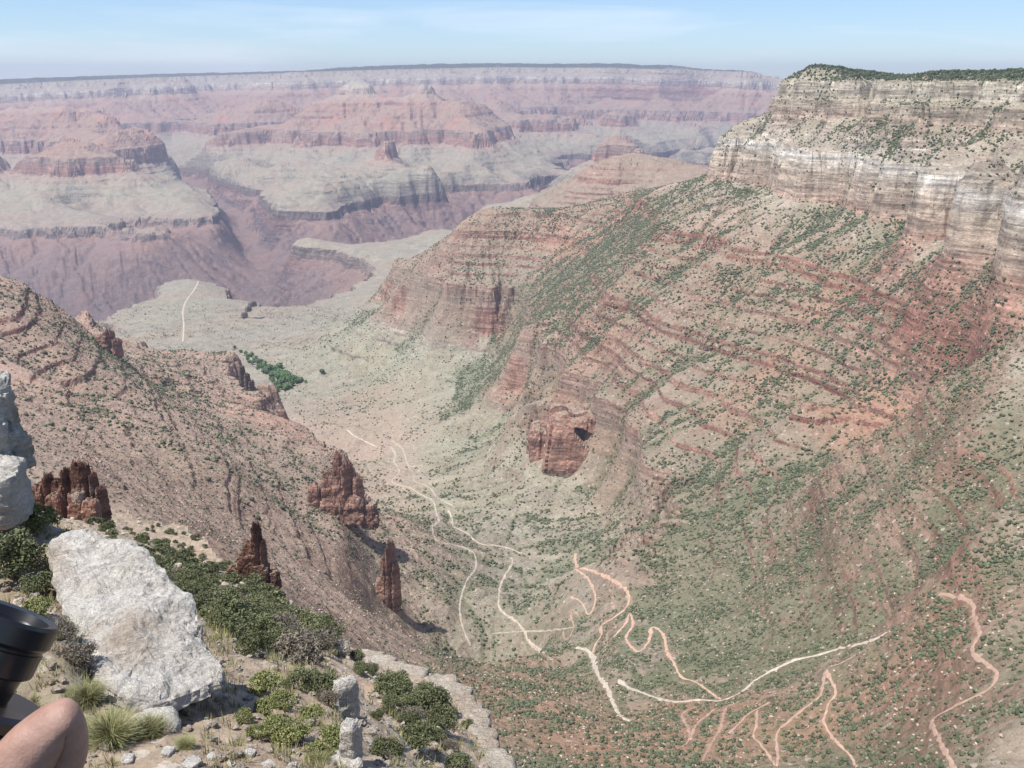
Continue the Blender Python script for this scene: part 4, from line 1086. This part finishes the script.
for v in bm.verts:
    q = v.co; d = .16 * mnoise.noise(q * 1.1) + .09 * mnoise.noise(q * 2.7) + .05 * abs(mnoise.noise(q * 6)) + .025 * mnoise.noise(q * 14)
    h2 = q.z * 5 + q.x * 1.6 - q.y * .9 + 1.6 * mnoise.noise(q * 1.3)
    d += .035 * (abs((h2 % 1) - .5) - .25)
    d += -.07 * max(0, mnoise.cell(q * 2.1) - .35)
    v.co += v.normal * d
for v in bm.verts: v.co -= cen
bo = obj_bm('limestone_boulder', bm, M_LIME, smooth=False); bo.location = cen
tag(bo, 'huge flat topped white limestone boulder overhanging the near ledge', 'boulder')

# ---- other near rocks
def px_rock(name, label, px, py_base, wpx, hpx, mat=M_LIME, Y=None, dr=.8, seed=1, cat='rock', group=None, **kw):
    h = near_hit(px, py_base) if Y is None else at(px, py_base, Y)
    k = h.y * 1.08 / 1000
    return rock(name, label, cat, h - Vector((0, 0, hpx * k * .12)), [((0, 0, 0), (wpx * k, wpx * k * dr, hpx * k * 1.15), seed, dict(sub=5, **kw))], mat, group, rotz=seed * .7)
o_ = at(0, 512, 15.5)
def rel(px, py, Y): return at(px, py, Y) - o_
rock('limestone_outcrop', 'stacked white limestone blocks cut by the left edge of the view', 'rock', o_, [
    (rel(-22, 470, 16.5), (1.15, 1.2, 1.6), 11, dict(sub=5, p=6, rough=.28, wl=.5, rz=.4)), (rel(-4, 430, 17), (.62, .8, 1.0), 12, dict(sub=5, p=6, rough=.30, wl=.5, rz=.2)), (rel(0, 465, 16.6), (.86, .8, .72), 13, dict(sub=5, p=6, rough=.3, wl=.5, rz=.9)),
    (rel(14, 452, 16.8), (.42, .5, .38), 14, dict(sub=4, p=5, rough=.2, rz=.1)), (rel(-8, 520, 15.6), (1.15, 1.2, 1.05), 15, dict(sub=5, p=6, rough=.18, wl=.5, rz=.25)), (rel(-60, 520, 16), (1.8, 1.6, 2.6), 16, dict(sub=5, p=5, rough=.14))], M_LIME)
px_rock('rock_pillar', 'pale upright rock beside the narrow dark cleft', 347, 716, 21, 46, seed=3, p=5, rough=.16, dr=1.2)
px_rock('rock_pillar', 'lower pale rock column at the foot of the dark cleft', 352, 764, 19, 54, seed=4, p=5, rough=.16, dr=1.2)
px_rock('rock', 'low grey rock half shaded below the big boulder', 155, 742, 56, 34, Y=9.7, seed=5, p=3.5, rough=.14)
px_rock('rock', 'white slab at the upper rim of the shrubby shelf', 303, 628, 26, 14, M_LIME_FAR, seed=6, p=6, rough=.14, dr=1.6)
px_rock('rock', 'small white slab below the shrubby rim slab', 333, 652, 24, 8, M_LIME_FAR, seed=7, p=6, rough=.14, dr=1.4)
for i, (px, py, wp, hp) in enumerate([(168, 754, 15, 6), (212, 759, 11, 5), (250, 755, 13, 5), (336, 762, 24, 9), (192, 766, 20, 7), (128, 762, 16, 6), (231, 766, 10, 4), (350, 768, 26, 9), (268, 766, 13, 5), (292, 768, 12, 4)]):
    px_rock('stone', 'small pale angular stone lying on the nearest rubble', px, py, wp, hp, seed=20 + i, p=4.5, rough=.2, cat='stone', group='small stones on the nearest rubble')
# white band along the brink of the lower shelf
led = [(362, 657, 66), (372, 661, 65), (382, 665, 63.5), (394, 670, 62), (406, 674, 61), (418, 677, 60.5), (432, 687, 58.5), (441, 691, 57.5), (450, 696, 56.5), (457, 703, 55), (463, 710, 53.5), (468, 718, 51.5), (472, 727, 49), (476, 737, 47), (480, 748, 45), (485, 759, 43), (490, 770, 41), (496, 784, 39)]
o_ = at(*led[8]); pcs = []
for i, (px, py, Y) in enumerate(led):
    wd = 1.15 + .5 * ((i * 7) % 5) / 5
    pcs.append((at(px, py + 2, Y) - o_ - Vector((0, 0, .45)), (wd * 1.2, wd * 2.0 if i > 6 else wd * 1.2, 1.0 + .25 * ((i * 3) % 4) / 4), 60 + i, dict(sub=4, p=6, rough=.12, rz=-.3 + .25 * i / len(led))))
rock('limestone_ledge', 'curving band of white limestone along the brink of the lower shelf', 'rock ledge', o_, pcs, M_LIME_FAR)

# ------------------------------------------------------------------ shrubs of the near ledge
def leaf_mat(name, c1, c2):
    m, nt, b = mat_new(name); g = NT(nt)
    at_ = g.n('ShaderNodeAttribute', attribute_name='tone').outputs['Fac']
    oi = g.n('ShaderNodeObjectInfo')
    col = g.mix(at_, c1, c2)
    col = g.mix(1.0, col, g.rng(oi.outputs['Random'], 0, 1, .8, 1.2), 'MULTIPLY')
    g.l(col, b.inputs['Base Color']); b.inputs['Roughness'].default_value = .7
    return m
M_DARK = leaf_mat('dark_olive_leaves', (.085, .100, .048), (.230, .240, .125))
M_YEL = leaf_mat('yellow_green_leaves', (.150, .170, .060), (.340, .340, .150))
M_GREY = leaf_mat('grey_twigs', (.150, .130, .100), (.280, .240, .185))
M_GRASS = leaf_mat('dry_grass', (.150, .170, .060), (.400, .360, .190))
M_STEM = soft_mat('shrub_stem', (.20, .16, .12), (.12, .09, .07), 6, bump=0)

def foliage_np(seed, n, leaf, clumps, flat=.8, aspect=1.8):
    r = np.random.default_rng(seed)
    cd = r.normal(size=(clumps, 3)); cd /= np.linalg.norm(cd, axis=1)[:, None]; cd[:, 2] = np.abs(cd[:, 2]) * 1.1 - .15
    cp = cd * (.45 + .32 * r.random((clumps, 1))); cr = .20 + .20 * r.random(clumps)
    ct = r.random(clumps)
    k = r.integers(0, clumps, n)
    d = r.normal(size=(n, 3)); d /= np.linalg.norm(d, axis=1)[:, None]
    P = cp[k] + d * (cr[k] * r.random(n) ** .33)[:, None]
    P[:, 2] = P[:, 2] * flat + .55 * flat
    P[:, 2] = np.maximum(P[:, 2], .02)
    u = r.normal(size=(n, 3)) + d * .4; u /= np.linalg.norm(u, axis=1)[:, None]
    v = np.cross(u, r.normal(size=(n, 3))); v /= np.linalg.norm(v, axis=1)[:, None]
    L = (leaf * (.6 + .8 * r.random(n)))[:, None]
    q = np.stack([P - u * L * aspect * .5, P + v * L * .5, P + u * L * aspect * .5, P - v * L * .5], 1)
    tone = np.clip(ct[k] * .45 + .55 * r.random(n), 0, 1)
    return q.reshape(-1, 3), np.arange(4 * n).reshape(n, 4), np.repeat(tone, 4)
def stems_np(seed, n, h=.8):
    r = np.random.default_rng(seed); V, F = [], []
    for i in range(n):
        an = r.random() * 6.28; o = .5 * r.random()
        p0 = np.array([.06 * math.cos(an), .06 * math.sin(an), -.06]); p2 = np.array([o * math.cos(an), o * math.sin(an), h * (.5 + .4 * r.random())])
        p1 = (p0 + p2) / 2 + r.normal(size=3) * .05
        b = len(V)
        for p, w_ in ((p0, .035), (p1, .024), (p2, .008)):
            for k in range(4): V.append(p + w_ * np.array([math.cos(k * 1.57), math.sin(k * 1.57), 0]))
        for s_ in (0, 4):
            for k in range(4): F.append((b + s_ + k, b + s_ + (k + 1) % 4, b + s_ + 4 + (k + 1) % 4, b + s_ + 4 + k))
    return V, F
def make_shrub(name, seed, n, leaf, clumps, mat, flat=.8, stems=7, aspect=1.8):
    root = empty(name); V, F, T = foliage_np(seed, n, leaf, clumps, flat, aspect)
    mesh_np('crown', V, F, mat, root, False, {'tone': T})
    V, F = stems_np(seed, stems, flat); mesh_np('trunk', V, F, M_STEM, root)
    return root
PROTO = {}
for k in range(3): PROTO['d', k] = make_shrub('shrub', 100 + k, 5200, .050, 26, M_DARK, .95)
for k in range(3): PROTO['y', k] = make_shrub('bush', 120 + k, 3000, .060, 20, M_YEL, .8)
for k in range(2): PROTO['g', k] = make_shrub('twiggy_bush', 140 + k, 3600, .035, 22, M_GREY, .8, 14, 4.0)
for k in range(2): PROTO['s', k] = make_shrub('shrub', 160 + k, 900, .12, 14, M_DARK, .85, 4)
def tuft(seed):
    r = np.random.default_rng(seed); n = 1500; root = empty('grass_tuft')
    an = r.random(n) * 6.28; rad = .35 * r.random(n) ** .6
    b = np.stack([rad * np.cos(an), rad * np.sin(an), np.zeros(n)], 1)
    out = np.stack([np.cos(an), np.sin(an), np.zeros(n)], 1) * (.15 + .5 * r.random((n, 1))) + r.normal(size=(n, 3)) * .08
    h = (.30 + .5 * r.random(n))[:, None]
    mid = b + out * .45 + np.array([0, 0, 1]) * h * .65; tip = b + out * 1.1 + np.array([0, 0, 1]) * h * .85
    w_ = np.stack([-np.sin(an), np.cos(an), np.zeros(n)], 1) * .007
    V = np.stack([b - w_, b + w_, mid + w_ * .8, mid - w_ * .8, tip + w_ * .2, tip - w_ * .2], 1).reshape(-1, 3)
    i = np.arange(n)[:, None] * 6
    F = np.concatenate([i + np.array([0, 1, 2, 3]), i + np.array([3, 2, 4, 5])])
    mesh_np('blades', V, F, M_GRASS, root, False, {'tone': np.repeat(r.random(n), 6)})
    return root
for k in range(2): PROTO['t', k] = tuft(180 + k)
taken = set()
def put(kind, k, h, r, label, cat='shrub', group=None, sq=1.0):
    key = (kind, k)
    o = PROTO[key] if key not in taken else dup(PROTO[key]); taken.add(key)
    o.location = h - Vector((0, 0, r * .06)); o.scale = (r * 1.15, r * 1.15, r * 1.15 * sq); o.rotation_euler = (0, 0, RNG.random() * 6.28)
    return tag(o, label, cat, group)
FG = [('d', 428, 704, 22, 'round dark shrub at the bend of the white rock band'), ('d', 392, 712, 27, 'dark shrub just right of the dark cleft top'), ('d', 377, 719, 16, 'narrow dark shrub hugging the right side of the cleft'),
      ('d', 409, 729, 28, 'upper of two dense dark shrubs in the middle of the lower shelf'), ('d', 418, 746, 32, 'lower of two dense dark shrubs in the middle of the lower shelf'), ('d', 387, 760, 38, 'tall ragged dark shrub at the bottom beside the cleft'),
      ('g', 392, 688, 26, 'grey twiggy bush behind the cleft on the lower shelf'), ('d', 451, 718, 18, 'small dark shrub tucked inside the white rock band'), ('d', 468, 729, 16, 'small shrub growing on the white rock band itself'),
      ('g', 447, 752, 24, 'grey twiggy bush low on the shelf near the brink'), ('d', 458, 775, 36, 'dark shrub cut by the bottom edge near the brink'), ('d', 371, 674, 18, 'small dark shrub at the left end of the white rock band'),
      ('d', 284, 655, 42, 'broad olive shrub in the middle of the shelf thicket'), ('d', 312, 652, 36, 'olive shrub right of the broad thicket shrub'), ('d', 322, 696, 40, 'leafy dark shrub left of the pale upright rock'), ('d', 273, 634, 26, 'dark shrub near the upper end of the thicket'),
      ('d', 253, 655, 36, 'olive shrub behind the edge of the white boulder'), ('d', 357, 661, 18, 'small shrub above the pale upright rock'), ('d', 361, 674, 18, 'small shrub behind the pale upright rock'), ('d', 253, 618, 22, 'dark shrub high up behind the boulder'),
      ('y', 264, 692, 38, 'yellow green bush right of the boulder shadow'), ('y', 267, 717, 34, 'yellow green bush below the boulder overhang'), ('y', 296, 746, 44, 'largest bright yellow green bush on the nearest rubble'), ('y', 335, 748, 42, 'bright yellow green bush left of the lower rock column'),
      ('y', 244, 722, 24, 'small yellow bush in the shade at the boulder foot'), ('g', 328, 704, 26, 'pale twiggy bush above the bright yellow bushes'),
      ('y', 276, 735, 36, 'yellow green bush left of the largest bright bush'), ('y', 312, 724, 34, 'yellow green bush behind the largest bright bush'), ('y', 318, 758, 32, 'low yellow bush at the bottom between two grass patches'), ('y', 283, 706, 30, 'small yellow green bush on the sandy patch above the bright bushes'), ('y', 258, 738, 26, 'yellow bush at the edge of the bare rubble'), ('d', 300, 690, 34, 'olive shrub above the sandy patch'), ('d', 236, 640, 30, 'dark shrub touching the right rim of the boulder'),
      ('y', 38, 530, 44, 'yellow green bush below the white outcrop at the left'), ('d', 12, 578, 74, 'big dark bush in shade at the left edge'), ('d', 42, 598, 40, 'dark bush against the left end of the boulder'), ('y', 40, 618, 36, 'yellowish bush just above the binoculars'),
      ('g', 78, 668, 46, 'dry grey bush in front of the boulder'), ('g', 62, 640, 34, 'dead twiggy bush between binoculars and boulder')]
for i, (kd, px, py, dpx, lab) in enumerate(FG):
    h = near_hit(px, py, 8.0)
    if h is None: continue
    put(kd, i % (3 if kd in 'dy' else 2), h, dpx * .5 * h.y * 1.08 / 1000, lab, 'bush' if kd in 'yg' else 'shrub')
for i, (px, py, dpx, lab) in enumerate([(88, 702, 40, 'fresh green grass tuft beside the boulder'), (112, 742, 62, 'large dry grass tuft below the boulder'), (150, 735, 40, 'grass tuft beside the half shaded rock'), (70, 735, 40, 'grass tuft behind the hand'), (318, 764, 26, 'grass tuft at the bottom below the yellow bushes'), (186, 748, 24, 'small dry tuft on the nearest rubble')]):
    h = near_hit(px, py, 6.0); put('t', i % 2, h, dpx * .6 * h.y * 1.08 / 1000, lab, 'grass tuft')
# the sloping shelf behind the boulder: many alike
cnt = 0
pts_ = []
for tries in range(9000):
    a = RNG.uniform(-.60, -.03); l = RNG.uniform(math.log(24), math.log(325)); Y = math.exp(l)
    if RNG.random() > (Y / 325) ** .55: continue
    if Y > near_edge(a) * .97: continue
    X = a * Y; z = near_ground(X, Y); px, py = proj(X, Y, z)
    if not (60 < px < 500 and py < 775): continue
    if px < 230 and py > 560 + (px - 130) * .9 and px > 40: continue
    if px > 335 and Y < 80 and (py < 700 or px > 440 or 352 < px < 378): continue
    r = (.75 + .95 * RNG.random() ** 1.5) * min(1, .40 + Y / 120)
    if any((X - q[0]) ** 2 + (Y - q[1]) ** 2 < (r + q[2]) ** 2 * (.85 if Y > 60 else .7) for q in pts_): continue
    hh = near_hit(px, py - 1, 8)
    if hh is None or abs(hh.y - Y) > .12 * Y: continue
    pts_.append((X, Y, r))
    far_ = Y > 110
    put('s' if far_ else ('d' if RNG.random() < .75 else 'g'), cnt % 2, Vector((X, Y, z)), r,
        'small dark shrub dotted on the distant sloping shelf behind the boulder' if far_ else 'low shrub among the thicket on the shelf between boulder and white band', 'shrub', 'shrubs on the far sloping shelf' if far_ else 'thicket shrubs on the lower shelf')
    cnt += 1
    if cnt >= 235: break
print('shelf shrubs', cnt)
for key, o in PROTO.items():
    if key not in taken:
        for ch in list(o.children): bpy.data.objects.remove(ch)
        bpy.data.objects.remove(o)

# ------------------------------------------------------------------ the hand and the binoculars
def skin_mat():
    m, nt, b = mat_new('skin'); g = NT(nt)
    v = g.n('ShaderNodeTexCoord').outputs['Object']
    n = g.noise(v, 60, 5, .6); n2 = g.noise(v, 600, 4, .6)
    col = g.mix(g.rng(n, .3, .7), (.30, .175, .13), (.42, .26, .20))
    g.l(col, b.inputs['Base Color']); b.inputs['Roughness'].default_value = .5; b.inputs['Specular IOR Level'].default_value = .35
    b.inputs['Subsurface Weight'].default_value = .12; b.inputs['Subsurface Radius'].default_value = (.01, .004, .002); b.inputs['Subsurface Scale'].default_value = 1
    n3 = g.noise(v, 38, 3, .5)
    b1 = g.bump(n3, .5, .006); g.l(g.bump(n2, .5, .0008, b1), b.inputs['Normal'])
    return m
def skin_body(name, nodes, edges, root, mat, sub=3):
    me = bpy.data.meshes.new('tmp'); me.from_pydata([n_[0] for n_ in nodes], edges, [])
    o = bpy.data.objects.new('tmp', me); COL.objects.link(o)
    md = o.modifiers.new('skin', 'SKIN'); md.use_smooth_shade = True; md.branch_smoothing = .6
    sv_ = me.skin_vertices[0].data
    for i, n_ in enumerate(nodes):
        sv_[i].radius = n_[1] if isinstance(n_[1], tuple) else (n_[1], n_[1]); sv_[i].use_root = (i == root)
    s_ = o.modifiers.new('sub', 'SUBSURF'); s_.levels = sub; s_.render_levels = sub
    dg = bpy.context.evaluated_depsgraph_get(); dg.update()
    m2 = bpy.data.meshes.new_from_object(o.evaluated_get(dg)); m2.name = name
    bpy.data.objects.remove(o)
    m2.materials.clear(); m2.materials.append(mat)
    for p in m2.polygons: p.use_smooth = True
    r = bpy.data.objects.new(name, m2); COL.objects.link(r); return r
A_ = lambda px, py, Y: tuple(at(px, py, Y))
nodes = [(A_(-10, 792, .44), (.030, .022)), (A_(-130, 850, .46), (.027, .022)), (A_(-420, 960, .52), (.038, .036)), (A_(-700, 1060, .56), (.045, .043)),
         (A_(28, 756, .435), (.027, .020)), (A_(54, 724, .437), .0135), (A_(71, 711, .438), .0105), (A_(68, 756, .446), .0105), (A_(52, 800, .462), .0095),
         (A_(30, 795, .432), .016), (A_(54, 790, .434), .0125), (A_(56, 835, .45), .010), (A_(38, 860, .47), .008),
         (A_(10, 840, .43), .013), (A_(40, 850, .432), .010), (A_(38, 890, .45), .0085), (A_(22, 900, .47), .0075),
         (A_(-20, 870, .435), .012), (A_(5, 890, .437), .009), (A_(5, 920, .45), .0075), (A_(-8, 930, .465), .0068),
         (A_(-40, 765, .47), .016), (A_(-30, 730, .50), .012), (A_(-12, 705, .51), .010), (A_(0, 690, .515), .0085)]
edges = [(0, 1), (1, 2), (2, 3), (0, 4), (4, 5), (5, 6), (6, 7), (7, 8), (0, 9), (9, 10), (10, 11), (11, 12), (0, 13), (13, 14), (14, 15), (15, 16), (1, 17), (17, 18), (18, 19), (19, 20), (1, 21), (21, 22), (22, 23), (23, 24)]
person = skin_body('person', nodes, edges, 0, skin_mat())
tag(person, 'bare hand at the lower left corner gripping black binoculars', 'person')

def plastic(name, c, rough, bump_scale=0, bump_d=.0005):
    m, nt, b = mat_new(name); g = NT(nt)
    v = g.n('ShaderNodeTexCoord').outputs['Object']; n = g.noise(v, 90, 4, .6)
    g.l(g.mix(n, c, tuple(x * 1.6 for x in c)), b.inputs['Base Color'])
    b.inputs['Roughness'].default_value = rough; b.inputs['Specular IOR Level'].default_value = .5
    if bump_scale:
        vo = g.n('ShaderNodeTexVoronoi'); vo.inputs['Scale'].default_value = bump_scale; g.l(v, vo.inputs['Vector'])
        g.l(g.bump(vo.outputs['Distance'], .8, bump_d), b.inputs['Normal'])
    return m
M_BLK = plastic('black_plastic', (.012, .012, .013), .32); M_RUB = plastic('pebbled_rubber', (.020, .022, .024), .55, 700, .0008); M_GLS = plastic('dark_glass', (.01, .012, .02), .08)
def lathe(name, prof, mat, parent, seg=64, knurl=()):
    V, F = [], []
    for i, (r_, z_) in enumerate(prof):
        for k in range(seg):
            rr = r_ * (1 - .02 * (k % 2)) if i in knurl else r_
            V.append((rr * math.cos(2 * math.pi * k / seg), rr * math.sin(2 * math.pi * k / seg), z_))
    for i in range(len(prof) - 1):
        for k in range(seg):
            k2 = (k + 1) % seg; F.append((i * seg + k, i * seg + k2, (i + 1) * seg + k2, (i + 1) * seg + k))
    me = bpy.data.meshes.new(name); me.from_pydata(V, [], F); me.materials.append(mat)
    for p in me.polygons: p.use_smooth = True
    o = bpy.data.objects.new(name, me); COL.objects.link(o); o.parent = parent
    md = o.modifiers.new('bev', 'EDGE_SPLIT'); md.split_angle = math.radians(35)
    return o
bino = empty('binoculars')
mm = .001
# local frame: Z along the barrel (up and right in the picture), X across the two barrels
cpos = at(-9, 648, .475)
right = Vector((1, 0, 0)); upv = Vector((0, SP, CP)); fw = Vector((0, CP, -SP))
ang = math.radians(-22)
zax = (upv * math.cos(ang) - right * math.sin(ang) + fw * .22).normalized()
xax = (right - zax * right.dot(zax)).normalized(); yax = zax.cross(xax)
bino.matrix_world = Matrix(((xax.x, yax.x, zax.x, cpos.x), (xax.y, yax.y, zax.y, cpos.y), (xax.z, yax.z, zax.z, cpos.z), (0, 0, 0, 1)))
def eyepiece(xo):
    e = lathe('barrel', [(.0, 15 * mm), (21 * mm, 15 * mm), (22 * mm, 20 * mm), (26.5 * mm, 21 * mm), (28 * mm, 19 * mm), (28 * mm, 9 * mm), (26.5 * mm, 7 * mm), (25 * mm, 6.5 * mm), (25 * mm, 5 * mm), (26 * mm, 4.5 * mm), (26 * mm, -8 * mm), (25 * mm, -9 * mm), (22 * mm, -10 * mm), (20.5 * mm, -22 * mm), (19 * mm, -30 * mm)], M_BLK, bino, knurl=(9, 10))
    e.location.x = xo * mm
    gl = lathe('lens', [(.0, 16.5 * mm), (20.5 * mm, 15.3 * mm)], M_GLS, e)
    return e
eyepiece(0); eyepiece(-68)
def rbox(name, dims, loc, mat, bev, parent, rot=(0, 0, 0), seg=4):
    bm = bmesh.new(); bmesh.ops.create_cube(bm, size=1, matrix=Matrix.Diagonal((*dims, 1)))
    bmesh.ops.bevel(bm, geom=bm.edges[:], offset=bev, segments=seg, profile=.6, affect='EDGES')
    o = obj_bm(name, bm, mat, parent); o.location = loc; o.rotation_euler = rot; return o
for xo in (0, -68):
    pl = lathe('top_plate', [(.0, -23.5 * mm), (27 * mm, -23.5 * mm), (30.5 * mm, -26 * mm), (31 * mm, -31 * mm), (28.5 * mm, -33 * mm)], M_BLK, bino); pl.location.x = (xo + (9 if xo == 0 else -9)) * mm; pl.scale = (1.18, 1.18, 1)
    hs = lathe('housing', [(28.5 * mm, -32 * mm), (30 * mm, -38 * mm), (29.5 * mm, -60 * mm), (27 * mm, -85 * mm), (23 * mm, -105 * mm), (17 * mm, -110 * mm), (0, -110 * mm)], M_RUB, bino); hs.location.x = (xo + (9 if xo == 0 else -9)) * mm; hs.scale = (1.18, 1.18, 1)
rbox('hinge', (36 * mm, 12 * mm, 40 * mm), (-34 * mm, 0, -58 * mm), M_BLK, 4 * mm, bino)
fk = lathe('focus_wheel', [(0, 12 * mm), (9 * mm, 12 * mm), (10 * mm, 10 * mm), (10 * mm, -8 * mm), (9 * mm, -10 * mm), (0, -10 * mm)], M_BLK, bino, 40, (2, 3)); fk.location = (-34 * mm, 0, -20 * mm)
tag(bino, 'black binoculars with pebbled grip held at the left edge', 'binoculars')
